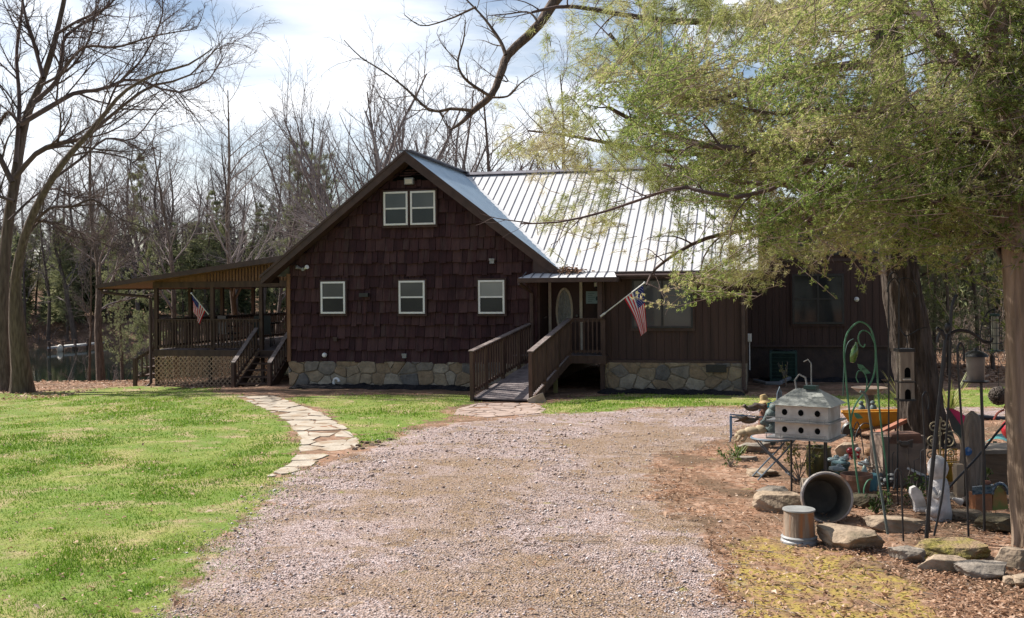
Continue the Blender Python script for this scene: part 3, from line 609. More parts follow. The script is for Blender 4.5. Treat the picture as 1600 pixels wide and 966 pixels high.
# ================================================================ porch
porch = thing('covered_porch', 'open timber porch on the left of the house with lattice skirt and shed roof', 'porch', (-16,29.3,0))
PY, PL, PR, DZ = 29.3, -18.32, -13.1, .93
b = MB(); y = PY
while y < 39: b.box(PL,PR,y,y+.135,DZ-.04,DZ); y += .14
b.box(PL,PR,PY+.03,39,DZ-.1,DZ-.045); b.build('deck_floor', m_floorw, porch)
b = MB(); b.box(PL,PR+.0,PY-.03,PY,.74,DZ-.005); b.box(PL-.03,PL,PY-.03,39,.74,DZ-.005); b.build('skirt_board', m_deckw, porch)
def lattice(x0, x1, zb, zt, fy, m, par, ax='x'):
    b = MB(); h = zt-zb; k = x0-h
    while k < x1:
        for s in (1, -1):
            a, c = (k, zb), (k+h, zt)
            if s < 0: a, c = (k+h, zb), (k, zt)
            # clip to [x0,x1]
            (ax_, az), (cx, cz) = a, c
            def clip(px, pz, qx, qz):
                if px < x0: t = (x0-px)/(qx-px) if qx != px else 0; px, pz = x0, pz+(qz-pz)*t
                if px > x1: t = (x1-px)/(qx-px); px, pz = x1, pz+(qz-pz)*t
                return px, pz
            if max(ax_, cx) <= x0+.02 or min(ax_, cx) >= x1-.02: continue
            A = clip(ax_, az, cx, cz); C = clip(cx, cz, ax_, az); o = 0 if s > 0 else .008
            if ax == 'x': b.beam((A[0],fy+o,A[1]),(C[0],fy+o,C[1]),.030,.007,(0,1,0)) if 0 else b.beam((A[0],fy+o,A[1]),(C[0],fy+o,C[1]),.030,.007,(0,1,0))
            else: b.beam((fy+o,A[0],A[1]),(fy+o,C[0],C[1]),.027,.007,(1,0,0))
        k += .15
    return b.build('lattice', m, par)
lattice(PL, -14.75, -.33, .74, PY-.015, m_lat, porch)
lattice(-13.7, PR, -.2, .74, PY-.015, m_lat, porch)
lattice(PY, 37, -.6, .74, PL-.01, m_lat, porch, 'y')
for x in (PL, -16.5, -14.75, -13.7): b = MB(); b.box(x,x+.09,PY,PY+.09,-.5,.9); b.build('support_post', m_deckw, porch)
for x in (-18.28,-16.36,-14.74,-13.16): b = MB(); b.box(x-.055,x+.055,PY-.0,PY+.11,DZ,2.84); b.build('post', m_deckw, porch)
for y in (31.3,33.4,35.7,38.6): b = MB(); b.box(-18.33,-18.22,y,y+.11,DZ,2.84); b.build('post', m_deckw, porch)
for x in (-16.4,-14.6): b = MB(); b.box(x,x+.11,38.8,38.91,DZ,2.84); b.build('post', m_deckw, porch)
b = MB(); b.box(-18.36,PR,PY-.02,PY+.11,2.84,3.02); b.box(-18.36,-18.2,PY+.11,39,2.84,3.02); b.box(-18.36,PR,38.7,38.9,2.8,3.02); b.build('beam', m_deckw, porch)
zr = lambda x: 2.98+.128*(x+19.87)
b = MB(); slab(b, (-19.9,28.75,zr(-19.9)),(-13.3,28.75,zr(-13.3)),(-13.3,39.2,zr(-13.3)),(-19.9,39.2,zr(-19.9)), .025); pr = b.build('roof', m_roof, porch)
b = MB(); b.prism([(-19.9,28.72,zr(-19.9)-.0),(-13.5,28.72,zr(-13.5)-.0),(-13.5,28.72,zr(-13.5)-.17),(-19.9,28.72,zr(-19.9)-.13)],(0,.03,0)); b.box(-19.93,-19.9,28.72,39.2,2.80,2.975); b.build('fascia_board', m_trim, pr)
b = MB(); slab(b, (-19.88,28.76,zr(-19.9)-.12),(-13.3,28.76,zr(-13.3)-.15),(-13.3,39.1,zr(-13.3)-.15),(-19.88,39.1,zr(-19.9)-.12), .02); b.build('ceiling', m_slat, pr)
b = MB(); b.tube([(-19.97,28.75,2.9),(-19.97,39,2.9)],.06,7); g = b.build('gutter', m_trim, pr)
b = MB(); b.tube([(-19.97,28.95,2.86),(-19.9,28.98,2.72),(-19.5,29.15,2.66),(-18.6,29.24,2.58),(-18.43,29.25,2.5),(-18.43,29.25,-.1),(-18.55,29.1,-.25)], .045, 7); b.build('downspout', m_trim, porch, True)
b = MB(); x = -18.2
while x < PR-.05: b.box(x,x+.065,PY+.0,PY+.02,3.02,max(3.04,zr(x)-.15)); x += (.07 if x < -16.6 else .105)
b.box(-18.3,PR,PY+.05,PY+.06,3.02,3.10); b.build('slat_panel', m_slat, porch)
def railing(p0, p1, zb, zt, par, m, mtop=None, n=None, wtop=.1, name='railing', balw=.035, posts=()):
    """zb, zt: (start, end) heights of the lower and upper rail"""
    a, c = V3((p0[0],p0[1],0)), V3((p1[0],p1[1],0)); L_ = (c-a).length
    P = lambda t, z: a+(c-a)*t+V3((0,0,z))
    b = MB(); b.beam(P(0,zt[0]-.05), P(1,zt[1]-.05), .04, .07); b.beam(P(0,zb[0]), P(1,zb[1]), .04, .07)
    o = b.build(name, m, par)
    b = MB(); b.beam(P(-.01,zt[0]), P(1.01,zt[1]), wtop, .028); b.build('hand_rail', mtop or m, o)
    n = n or int(L_/.115)
    for k in range(n):
        t = (k+.5)/n; q = MB(); za, zc = zb[0]+(zb[1]-zb[0])*t, zt[0]+(zt[1]-zt[0])*t; p = P(t,0); d = (c-a).normalized()
        off = V3((d.y,-d.x,0))*.033
        q.beam(p+off+V3((0,0,za-.05)), p+off+V3((0,0,zc-.02)), balw, balw, (d.x,d.y,0)); q.build('baluster', m, o)
    for t in posts: q = MB(); p = P(t,0); q.beam(p+V3((0,0,zb[0]+(zb[1]-zb[0])*t-.35)), p+V3((0,0,zt[0]+(zt[1]-zt[0])*t-.02)), .09, .09, (0,1,0)); q.build('rail_post', m, o)
    return o
railing((PL+.05,PY+.0),(-14.8,PY+.0),(1.03,1.03),(1.86,1.86),porch,m_deckw,n=32)
railing((PL+.03,PY+.15),(PL+.03,38.8),(1.03,1.03),(1.86,1.86),porch,m_deckw,n=60)
railing((PL+.1,38.8),(PR,38.8),(1.03,1.03),(1.86,1.86),porch,m_deckw,n=30)
railing((-14.68,PY+1.2),(PR,PY+1.2),(1.03,1.03),(1.78,1.78),porch,m_deckw,n=14) if 0 else None
# stairs
st = thing('porch_stairs', 'brown wooden steps with slanted railings leading up to the porch', 'stairs', (-14.2,28,0))
b = MB()
n = 5
for k in range(n):
    z = -.12+(k+1)*.175; y = 27.85+k*.29; q = MB(); q.box(-14.74,-13.76,y,y+.27,z-.04,z); q.build('tread', m_deckw, st)
for x in (-14.80,-13.76): q = MB(); q.prism([(x,27.85,-.2),(x,27.85,.02),(x,29.27,.88),(x,29.27,.62),(x,28.1,-.2)],(.045,0,0)); q.build('stringer', m_deckw, st)
for x in (-14.83,-13.70): 
    o = railing((x,27.75),(x,29.2),(.10,1.0),(.66,1.60),st,m_deckw,m_rail,n=9,wtop=.13)
    for y in (27.75,): q = MB(); q.box(x-.05,x+.05,y-.05,y+.05,-.15,.64); q.build('rail_post', m_deckw, o)
# small side stair at the left
ss = thing('side_steps', 'short wooden stair rail at the far left end of the porch', 'stairs', (-19,29.6,0))
for k in range(3): q = MB(); q.box(-18.66-.27*k,-18.40-.27*k,29.5,30.6,.6-.27*k,.64-.27*k); q.build('tread', m_deckw, ss)
railing((-19.1,29.45),(-18.42,29.45),(.0,.35),(.62,1.0),ss,m_deckw,n=4)
q = MB(); q.box(-19.16,-19.06,29.4,29.5,-.45,.66); q.build('rail_post', m_deckw, ss)
# ================================================================ ramp and landing
rp_ = thing('entry_ramp', 'brown wooden ramp with slatted railings rising to the front door', 'ramp', (-6,25,0))
L0, L1, R0, R1 = V3((-6.9,24.85,.06)), V3((-5.86,28.6,.93)), V3((-5.4,24.7,.06)), V3((-4.98,27.6,.93))
b = MB(); nb = 24
for k in range(nb):
    t0, t1 = k/nb, (k+.95)/nb; A, B_, C_, D_ = L0.lerp(L1,t0*.79), R0.lerp(R1,t0), R0.lerp(R1,t1), L0.lerp(L1,t1*.79)
    b.prism([A,B_,C_,D_],(0,0,-.035))
b.build('ramp_floor', m_floorw, rp_)
for A, B_ in ((L0,L1),(R0,R1)): q = MB(); q.beam(A+V3((0,0,-.10)),B_+V3((0,0,-.13)),.05,.2); q.build('stringer', m_deckw, rp_)
railing((L0.x,L0.y),(L1.x,L1.y),(.22,1.06),(1.2,1.93),rp_,m_deckw,m_rail,n=30,wtop=.15,posts=(.0,.18,.4,.62,.85))
railing((R0.x,R0.y),(R1.x,R1.y),(.22,1.06),(1.2,1.9),rp_,m_deckw,m_rail,n=27,wtop=.15,posts=(0,.33,.66))
b = MB(); b.box(-6.5,-4.03,27.62,29.0,.90,.935); b.build('landing_floor', m_floorw, rp_)
b = MB(); b.box(-5.0,-4.0,27.57,27.61,.72,.925); b.box(-4.03,-3.99,27.61,27.9,.72,.925); b.build('landing_skirt', m_deckw, rp_)
railing((-4.98,27.62),(-4.06,27.62),(1.04,1.04),(1.9,1.9),rp_,m_deckw,n=8,posts=(0,1))
q = MB(); q.box(-4.16,-4.05,27.63,27.75,-.1,.72); q.build('support_post', m_deckw, rp_)
q = MB(); q.box(-5.3,-5.2,27.0,27.1,-.1,.6); q.build('support_post', mat('treated_post',(.19,.17,.07)), rp_)
q = MB(); q.box(-4.2,-4.08,27.5,27.62,1.9,2.9); q.build('porch_post', m_trim, house)
q = MB(); q.beam((-5.42,24.55,-.03),(-5.05,24.62,.13),.1,.22); tag(q.build('rock', m_flag), 'pale wedge of stone at the foot of the ramp', 'rock')
# ================================================================ flags
m_fr = mat('flag_red', (.70,.03,.045), rough=.7, trans=.5); m_fw = mat('flag_white', (.85,.82,.80), rough=.7, trans=.5); m_fb = mat('flag_blue', (.02,.03,.16), rough=.7, trans=.25)
def flag(tip, low, surf, pole, label, brk):
    t = thing('flag', label, 'flag', pole[0]); b = MB(); b.tube(pole, .016, 8); b.ell(pole[-1], .028, 8); b.build('pole', m_white, t, True)
    q = MB(); q.tube([pole[0]-V3((0,.05,.06)) if 0 else pole[0], pole[0].lerp(pole[-1], .1)], .03, 8); q.build('bracket', brk, t)
    ns, nt = 39, 40; b = MB()
    for i in range(ns+1):
        for j in range(nt+1): b.v.append(tuple(surf(i/ns, j/nt)))
    for i in range(ns):
        for j in range(nt):
            s, t_ = (i+.5)/ns, (j+.5)/nt; st_ = int(s*13); mi = 0 if st_ % 2 == 0 else 1
            if s < 7/13 and t_ < .4: mi = 2
            b.f.append((i*(nt+1)+j, i*(nt+1)+j+1, (i+1)*(nt+1)+j+1, (i+1)*(nt+1)+j)); b.m.append(mi)
    cl = b.build('cloth', [m_fr, m_fw, m_fb], t, True)
    b = MB()
    for row in range(9):
        for k in range(6 if row % 2 == 0 else 5):
            s0 = 7/13*(row+1)/10; t0 = .4*((2*k+1+(row % 2))/12)
            for side in (-1, 1):
                P = []
                e = 1e-2; c = surf(s0, t0); n = (surf(s0+e, t0)-c).cross(surf(s0, t0+e)-c).normalized()*side*.004
                for q_ in range(10):
                    rr = (.017 if q_ % 2 == 0 else .007); a = math.pi*q_/5; P.append(surf(s0-rr*math.cos(a)*1.2, t0+rr*math.sin(a)*.75)+n)
                b.add(P, [tuple(range(10))])
    b.build('stars', m_fw, cl); return t
# right flag: pole from the landing post, fly hanging down and gathered
pa = onY(938, 497, 27.5); pb = V3(tuple(onY(1007, 446, 26.6)))
def surfR(s, t):
    h = pb.lerp(pa, .03+.43*s); e = onY(1009-9*s, 522+7*s, 26.75+.1*s)
    p = h.lerp(V3(tuple(e)), t); w_ = math.sin(s*13+t*3)*.05*t+math.sin(s*5+1)*.05*t
    return p+V3((.05*math.sin(t*math.pi)*(s), w_, 0))
flag(None, None, surfR, [V3(tuple(pa)), pb], 'American flag hanging from a slanted white pole beside the front door', m_white)
pa2 = onY(328, 486, 29.2); pb2 = V3(tuple(onY(299, 449, 28.7)))
def surfL(s, t):
    h = pb2.lerp(V3(tuple(pa2)), .02+.72*s); e = onY(302+9*s, 476+22*s, 28.75+.35*s)
    p = h.lerp(V3(tuple(e)), t); return p+V3((0, .04*t*math.sin(s*9+t*4), 0))
flag(None, None, surfL, [V3(tuple(pa2)), pb2], 'American flag on a slanted pole at the porch railing', m_trim)
# porch furniture seen through the balusters
def patio_chair():
    t = thing('patio_chair', 'dark patio chair on the porch behind the railing', 'chair', (0,0,0), 'patio chairs on the porch')
    b = MB(); b.box(-.26,.26,-.26,.26,.40,.45); b.build('seat', m_black, t)
    b = MB(); b.box(-.26,.26,.24,.29,.45,1.0); b.build('backrest', m_black, t)
    for x in (-.24,.24):
        for y in (-.24,.26): b = MB(); b.tube([(x,y,0),(x,y,.42)],.02,6); b.build('leg', m_black, t)
        b = MB(); b.tube([(x,-.24,.42),(x,-.24,.65),(x,.26,.66)],.02,6); b.build('armrest', m_black, t)
    return t
pc = patio_chair()
pc.location = (-16.9,31.4,DZ); pc.rotation_euler = (0,0,2.6)
dup(pc, (-15.6,31.2,DZ), 3.5); dup(pc, (-15.2,33.2,DZ), .4); dup(pc, (-13.9,32.6,DZ), -1.3)
tb = thing('patio_table', 'dark round patio table in the middle of the porch', 'table', (-16.2,32.4,DZ))
b = MB(); b.lathe([(0,.70),(.55,.70),(.56,.73),(.55,.74),(0,.74)], (-16.2,32.4,DZ), 24); b.build('table_top', m_black, tb)
for k in range(4): a = k*math.pi/2+.5; b = MB(); b.tube([(-16.2+.35*math.cos(a),32.4+.35*math.sin(a),DZ),(-16.2+.3*math.cos(a),32.4+.3*math.sin(a),DZ+.7)],.02,6); b.build('leg', m_black, tb)
gp = MB(); gp.box(-14.2,-13.5,33.4,33.9,DZ+.5,DZ+.95); gp.lathe([(0,0),(.3,0),(.28,.12),(0,.2)], (-13.85,33.65,DZ+.95), 12); gp.box(-14.15,-14.08,33.45,33.85,DZ,DZ+.5); gp.box(-13.62,-13.55,33.45,33.85,DZ,DZ+.5); tag(gp.build('covered_grill', m_black), 'black covered grill standing on the porch near the house wall', 'grill')
# ================================================================ trees
def nrm(a): return a/np.maximum(np.linalg.norm(a, axis=-1, keepdims=True), 1e-9)
def tubes(P, R, k):
    """P (N,n,3) centre lines, R (N,n) radii -> verts, quads"""
    N, n, _ = P.shape; T = nrm(np.gradient(P, axis=1)); ref = np.zeros((N,1,3)); ref[...] = (0.31,0.22,0.925)
    al = np.abs((T[:,:1]*ref).sum(-1, keepdims=True)) > .9; ref = np.where(al, np.array([1.,.1,0]), ref)
    A = nrm(np.cross(T, np.broadcast_to(ref, T.shape))); B = np.cross(T, A)
    ang = np.arange(k)*2*math.pi/k
    V = P[:,:,None,:]+R[:,:,None,None]*(A[:,:,None,:]*np.cos(ang)[None,None,:,None]+B[:,:,None,:]*np.sin(ang)[None,None,:,None])
    idx = np.arange(N*n*k).reshape(N, n, k); nx = np.roll(idx, -1, axis=2)
    F = np.stack([idx[:,:-1], nx[:,:-1], nx[:,1:], idx[:,1:]], -1).reshape(-1, 4)
    return V.reshape(-1, 3), F
def merge(parts):
    Vs, Fs, n = [], [], 0
    for V, F in parts: Vs.append(V); Fs.append(F+n); n += len(V)
    return np.concatenate(Vs), np.concatenate(Fs)
def run(P0, D0, L, n, up, jit, rs):
    N = len(P0); P = np.zeros((N, n, 3)); P[:,0] = P0; D = nrm(D0); st = (L/(n-1))[:,None]; q = rs.normal(0, jit, (N,3))
    for i in range(1, n):
        q = .6*q+rs.normal(0, jit, (N,3)); D = nrm(D+q+np.array([0,0,up])); P[:,i] = P[:,i-1]+D*st
    return P
def kids(P, R, Lp, k, t0, t1, ang, lr, rr, rs, side=None, alt=False):
    N, n, _ = P.shape; t = (np.linspace(t0, t1, k)[None,:]+rs.uniform(-.5,.5,(N,k))*(t1-t0)/k).clip(0, .995)
    f = t*(n-1); i = f.astype(int); w_ = (f-i)[...,None]; rows = np.arange(N)[:,None]
    p = P[rows,i]*(1-w_)+P[rows,np.minimum(i+1,n-1)]*w_; T = nrm(P[rows,np.minimum(i+1,n-1)]-P[rows,i]+1e-9)
    rad = R[rows,i]; rnd = rs.normal(0,1,(N,k,3)); S = nrm(rnd-T*(rnd*T).sum(-1,keepdims=True))
    if side is not None: S = nrm(S*np.array(side))
    a = np.radians(rs.uniform(ang[0], ang[1], (N,k)))[...,None]; D = T*np.cos(a)+S*np.sin(a)
    L = Lp[:,None]*rs.uniform(lr[0], lr[1], (N,k))*(1-.45*(t-t0)/(t1-t0+1e-6)); r_ = np.minimum(rad*rr, rad*.9)
    return p.reshape(-1,3), D.reshape(-1,3), L.reshape(-1), r_.reshape(-1)
def taper(r, n, e): return r[:,None]*(1-(1-e)*np.linspace(0,1,n)[None,:]**.8)
def levels(P, R, Lp, spec, rs):
    out = []
    for s in spec:
        p, D, L, r = kids(P, R, Lp, s['k'], s.get('t0',.25), s.get('t1',.98), s['ang'], s['lr'], s['rr'], rs, s.get('side'))
        r = np.maximum(r, s.get('rmin', .004)); P = run(p, D, L, s['n'], s['up'], s['jit'], rs); R = taper(r, s['n'], s.get('end', .3)); Lp = L
        out.append((P, R, s.get('sides', 3)))
    return out
def smoothline(pts, rad, n):
    pts = np.array(pts, dtype=float); rad = np.array(rad, dtype=float); k = len(pts); s = np.linspace(0, k-1, n); o = []
    for t in s:
        i = min(int(t), k-2); f = t-i; p0, p1, p2, p3 = pts[max(i-1,0)], pts[i], pts[i+1], pts[min(i+2,k-1)]
        o.append(.5*((2*p1)+(-p0+p2)*f+(2*p0-5*p1+4*p2-p3)*f*f+(-p0+3*p1-3*p2+p3)*f**3))
    return np.array(o), np.interp(s, np.arange(k), rad)
m_bark = mat('grey_brown_bark', (.165,.125,.10), (.085,.062,.05), sc=5, rough=.9, bump=1., bsc=7, st=(3,3,.5), spec=.15, dist=.05)
m_bark2 = mat('dark_pine_bark', (.105,.085,.072), (.042,.034,.029), sc=4, rough=.95, bump=1., bsc=5, st=(4,4,.6), spec=.1, dist=.09)
m_bark3 = mat('tan_cedar_bark', (.33,.245,.18), (.19,.14,.10), sc=4, rough=.9, bump=.8, bsc=9, st=(4,4,.4), spec=.15, dist=.04, c3=(.13,.09,.06))
m_twig = mat('twig_bark', (.135,.095,.085), (.09,.065,.06), sc=2, rough=.85, spec=.15)
m_twig2 = mat('pale_dead_twig', (.34,.28,.23), (.20,.15,.12), sc=3, rough=.85, spec=.15)
m_twigf = mat('distant_twig', (.21,.175,.165), (.15,.12,.115), sc=1, rough=.9, spec=.1)
m_fol_c = mat('cedar_foliage', (.1,.1,.1), rough=.7, spec=.25, tint=[(.075,.12,.03),(.19,.265,.06),(.34,.40,.12),(.50,.49,.21),(.56,.46,.30)], trans=.58)
m_fol_p = mat('pine_foliage', (.1,.1,.1), rough=.5, spec=.35, tint=[(.10,.13,.035),(.23,.27,.07),(.37,.40,.13),(.49,.47,.20),(.44,.37,.22)], trans=.48)
m_fol_f = mat('far_foliage', (.1,.1,.1), rough=.8, spec=.15, tint=[(.10,.125,.065),(.18,.205,.10),(.27,.28,.14),(.35,.34,.19)], trans=.35)
def blades(P, D, nb, L, Wd, spread, droop, rs, tint, tj=.15, quad=False):
    """fans of thin leaf-sized faces at P"""
    N = len(P); d = nrm(D)[:,None,:]+rs.normal(0, spread, (N,nb,3)); d[...,2] -= droop; d = nrm(d)
    l = (L*rs.uniform(.55,1.15,(N,nb)))[...,None]; s = nrm(np.cross(d, rs.normal(0,1,(N,nb,3)))); w_ = (Wd*rs.uniform(.7,1.3,(N,nb)))[...,None]
    o = P[:,None,:]+rs.normal(0, L*.22, (N,nb,3)); a = o-s*w_*.5; b = o+s*w_*.5
    if quad: V = np.stack([a+d*l*0, b, b*.5+a*.5+d*l*.6+s*w_*.5, o+d*l], 2); k = 4
    else: V = np.stack([a, b, o+d*l], 2); k = 3
    F = np.arange(N*nb*k).reshape(-1, k)
    t = np.clip(np.repeat(tint[:,None], nb, 1)+rs.normal(0, tj, (N,nb)), 0, 1)
    return V.reshape(-1,3), F, np.repeat(t.reshape(-1), k)
def bare_variant(seed, H_, kind):
    rs = np.random.default_rng(seed); n = 12
    if kind == 'vase':
        base = np.zeros((1,3)); P = run(base, np.array([[0,0,1.]]), np.array([H_*.28]), 8, 0, .03, rs); R = taper(np.array([.26]), 8, .8); Lp = np.array([H_*.3]); tr = [(P,R,8)]
        rest = levels(P, R, Lp, [dict(k=9,t0=.6,t1=1.,ang=(12,52),lr=(2.1,2.9),rr=.62,n=12,up=.04,jit=.05,sides=6,end=.2)], rs)
        P, R, _ = rest[0]; Lp = np.full(len(P), H_*.62)
        more = levels(P, R, Lp, [dict(k=13,t0=.15,ang=(20,45),lr=(.35,.6),rr=.5,n=8,up=.04,jit=.07,sides=4,rmin=.012),
             dict(k=7,t0=.15,ang=(20,50),lr=(.3,.5),rr=.5,n=6,up=.03,jit=.1,rmin=.007),dict(k=4,t0=.15,ang=(20,50),lr=(.4,.6),rr=.6,n=4,up=.02,jit=.12,rmin=.005)], rs)
    else:
        P = run(np.zeros((1,3)), np.array([[0,0,1.]]), np.array([H_*.95]), 16, .02, .035, rs); R = taper(np.array([.19 if kind == 'tall' else .13]), 16, .12); Lp = np.array([H_]); tr = [(P,R,7)]
        lr = (.26,.42) if kind == 'tall' else (.18,.3)
        rest = levels(P, R, Lp, [dict(k=20,t0=.28,ang=(32,62),lr=lr,rr=.45,n=9,up=.06,jit=.07,sides=4,rmin=.012,end=.25)], rs)
        P, R, _ = rest[0]; Lp = np.linalg.norm(np.diff(P,axis=1),axis=-1).sum(1)
        more = levels(P, R, Lp, [dict(k=9,t0=.18,ang=(22,50),lr=(.35,.55),rr=.5,n=6,up=.04,jit=.09,rmin=.007),dict(k=5,t0=.2,ang=(20,50),lr=(.4,.6),rr=.6,n=4,up=.02,jit=.12,rmin=.005)], rs)
    return tr, rest+more
def make_tree(name, label, cat, group, tr, br, mt=m_bark, mb=m_twigf, base=(0,0,0)):
    t = thing(name, label, cat, (0,0,0), group)
    V, F = merge([tubes(*x) for x in tr]); npmesh('trunk', V, F, mt, t, smooth=True)
    V, F = merge([tubes(*x) for x in br]); npmesh('branches', V, F, mb, t, smooth=False)
    return t
def conifer_variant(seed, H_, kind):
    rs = np.random.default_rng(seed); P = run(np.zeros((1,3)), np.array([[0,0,1.]]), np.array([H_]), 14, .05, .015, rs); R = taper(np.array([.17]), 14, .08)
    k = 46 if kind != 'pine' else 34
    pts = kids(P, R, np.array([H_]), k, .10 if kind != 'pine' else .35, .99, (72,98) if kind != 'cedar' else (50,80), (.16,.24) if kind != 'cedar' else (.16,.28), .3, rs)
    p, D, L, r = pts; t = p[:,2]/H_; L = L*(1.25-t*.8)*(.85 if kind == 'cedar' else .95)*rs.uniform(.6,1.25,len(L)); r = np.maximum(r*.6, .012)
    B = run(p, D, L, 7, .02 if kind != 'cedar' else .1, .05, rs); BR = taper(r, 7, .2)
    p2, D2, L2, r2 = kids(B, BR, L, 9, .15, .98, (35,65), (.25,.45), .5, rs, side=(1,1,.35)); r2 = np.maximum(r2*.5, .005); C = run(p2, D2, L2, 4, -.01, .08, rs); CR = taper(r2, 4, .4)
    # foliage along the fine branches
    rep = 6 if kind == 'hemlock' else 5; f = rs.uniform(.1, 1, (len(C), rep)); i = (f*3).astype(int).clip(0,2); w_ = (f*3-i)[...,None]; rows = np.arange(len(C))[:,None]
    Q = (C[rows,i]*(1-w_)+C[rows,i+1]*w_).reshape(-1,3); Dq = np.repeat(nrm(C[:,-1]-C[:,0]), rep, 0)
    ti = np.clip(.45+.25*rs.normal(0,1,len(Q))*.6+.1, 0, 1)
    if kind == 'pine': fo = blades(Q, Dq, 10, .20, .018, .6, -.1, rs, ti)
    elif kind == 'cedar': fo = blades(Q+rs.normal(0,.08,Q.shape), Dq, 8, .13, .028, .7, -.1, rs, ti)
    else: fo = blades(Q+rs.normal(0,.05,Q.shape), Dq, 8, .16, .028, .5, .12, rs, ti)
    return [(P,R,7)], [(B,BR,4),(C,CR,3)], fo
def make_conifer(name, label, cat, group, v, mf=m_fol_f):
    tr, br, fo = v; t = thing(name, label, cat, (0,0,0), group)
    V, F = merge([tubes(*x) for x in tr+br]); npmesh('trunk', V, F, m_bark, t, smooth=True)
    npmesh('crown', fo[0], fo[1], mf, t, tint=fo[2]); return t
HV = 12.
protos = {}
for i, (kd, sd) in enumerate([('vase',21),('tall',22),('tall',23),('thin',24),('thin',25)]):
    protos[('b', i)] = make_tree('bare_tree', 'x', 'tree', None, *bare_variant(sd, HV, kd))
for i, (kd, sd) in enumerate([('hemlock',31),('pine',32),('cedar',33)]):
    protos[('c', i)] = make_conifer({'hemlock':'hemlock_tree','pine':'pine_tree','cedar':'cedar_tree'}[kd], 'x', 'tree', None, conifer_variant(sd, HV, kd))
used = set()
def plant(key, u, d, vtop, label, group=None, wide=1., rz=None, hgt=None):
    p = at(u, 452+.0095*(u-800), d); z = ghf(p.x, p.y)-.1; top = EYE+(452+.0095*(u-800)-vtop)/FOC*d; H_ = hgt or (top-z); s = H_/HV
    rz = random.uniform(0, 6.28) if rz is None else rz; pr_ = protos[key]
    if key not in used:
        used.add(key); pr_.location = (p.x,p.y,z); pr_.rotation_euler = (0,0,rz); pr_.scale = (s*wide,s*wide,s); pr_['label'] = label
        if group: pr_['group'] = group
        elif 'group' in pr_: del pr_['group']
        return pr_
    r_ = dup(pr_, (p.x,p.y,z), rz, (s*wide,s*wide,s), label)
    if group: r_['group'] = group
    elif 'group' in r_: del r_['group']
    return r_
NEAR = [
 (('b',0),603,46,48,'broad bare tree rising directly behind the gable peak',1.0),
 (('b',0),690,56,95,'bare tree behind the ridge just right of the gable peak',.9),
 (('b',1),548,50,110,'bare tree behind the left slope of the gable roof',1.0),
 (('b',1),508,62,150,'smaller bare tree further left behind the gable roof',1.0),
 (('b',3),738,44,165,'slim bare tree at the spot where the two roof ridges meet',1.),
 (('b',2),785,50,120,'bare tree behind the left end of the long metal roof',1.),
 (('b',4),832,46,175,'slim bare tree beside the pine boughs above the metal roof',1.),
 (('b',1),868,55,95,'bare tree half hidden by the pine boughs above the metal roof',1.),
 (('b',2),276,40,172,'forked bare tree above the left end of the porch roof',.9),
 (('b',2),368,41,112,'tall bare tree rising above the middle of the porch roof',.85),
 (('b',1),157,37.5,150,'thick trunked bare tree on the lake bank left of the porch',1.1),
 (('b',3),138,36.6,300,'thin leaning sapling on the lake bank beside the thick trunk',.8),
 (('b',3),430,52,190,'slim bare tree behind the right end of the porch roof',1.),
 (('b',4),462,58,170,'slim bare tree close to the left rake of the gable roof',1.),
 (('c',0),240,46,228,'narrow dark hemlock with a pointed top left of the forked tree',.62),
 (('c',1),452,56,208,'bluish pine top just left of the gable roof',.8),
 (('c',2),190,44,330,'short olive cedar on the bank behind the downspout',.9),
 (('c',2),112,82,380,'olive cedar near the dock at the water edge',1.0),
 (('c',0),320,83,290,'grey green evergreen between the forked tree and the tall bare tree',1.),
 (('c',2),410,84,300,'grey green evergreen right of the tall bare tree',1.1),
 (('c',1),482,60,235,'pale evergreen tucked behind the lower left roof slope',1.),
]
for k, u, d, vt, lb, wd in NEAR: plant(k, u, d, vt, lb, None, wd)
rr_ = random.Random(5)
for i in range(170):                                # wood across the lake
    u = rr_.uniform(-260, 1250); d = rr_.uniform(84, 140); kk = rr_.choice([('b',1),('b',2),('b',4),('b',1),('b',3),('c',0),('c',1),('c',2)])
    plant(kk, u, d, 0, 'bare tree in the wood on the far lake bank' if kk[0] == 'b' else 'evergreen in the wood on the far lake bank', 'bare trees across the lake' if kk[0] == 'b' else 'evergreens across the lake', 1.1, hgt=rr_.uniform(9,13)*(1 if kk[0] == 'b' else .6))
for i in range(26):
    plant(rr_.choice([('b',1),('b',2),('b',4),('b',1)]), rr_.uniform(-80,540), rr_.uniform(79,92), 0, 'bare tree in the wood on the far lake bank', 'bare trees across the lake', 1.15, hgt=rr_.uniform(12,16))
for i in range(46):                                # trees at the water and behind the house
    u = rr_.uniform(-150, 1150); d = rr_.uniform(58, 80) if u > 500 else rr_.uniform(80, 88); kk = rr_.choice([('b',1),('b',2),('b',3),('b',4),('b',4),('c',2)]) if u > 500 else rr_.choice([('c',0),('c',1),('c',2),('c',2),('b',4)])
    grp = 'thin trees behind the house' if u > 500 else 'trees along the far waterline'
    plant(kk, u, d, 0, ('bare' if kk[0] == 'b' else 'green')+(' tree in the thin row behind the house' if u > 500 else ' tree leaning over the far waterline'), ('bare ' if kk[0] == 'b' else 'green ')+grp, .95, hgt=rr_.uniform(7.5,11.5)*(1 if kk[0] == 'b' else .8))
for i in range(44):                                # woods on the right
    u = rr_.uniform(1380, 1950); d = rr_.uniform(33, 75); kk = rr_.choice([('b',1),('b',3),('b',4),('b',4),('b',3),('c',0),('c',2)])
    plant(kk, u, d, 0, ('bare' if kk[0] == 'b' else 'green')+' tree in the woods right of the extension', ('bare ' if kk[0] == 'b' else 'green ')+'trees in the right woods', .8, hgt=rr_.uniform(8,12)*(1 if kk[0] == 'b' else .7))
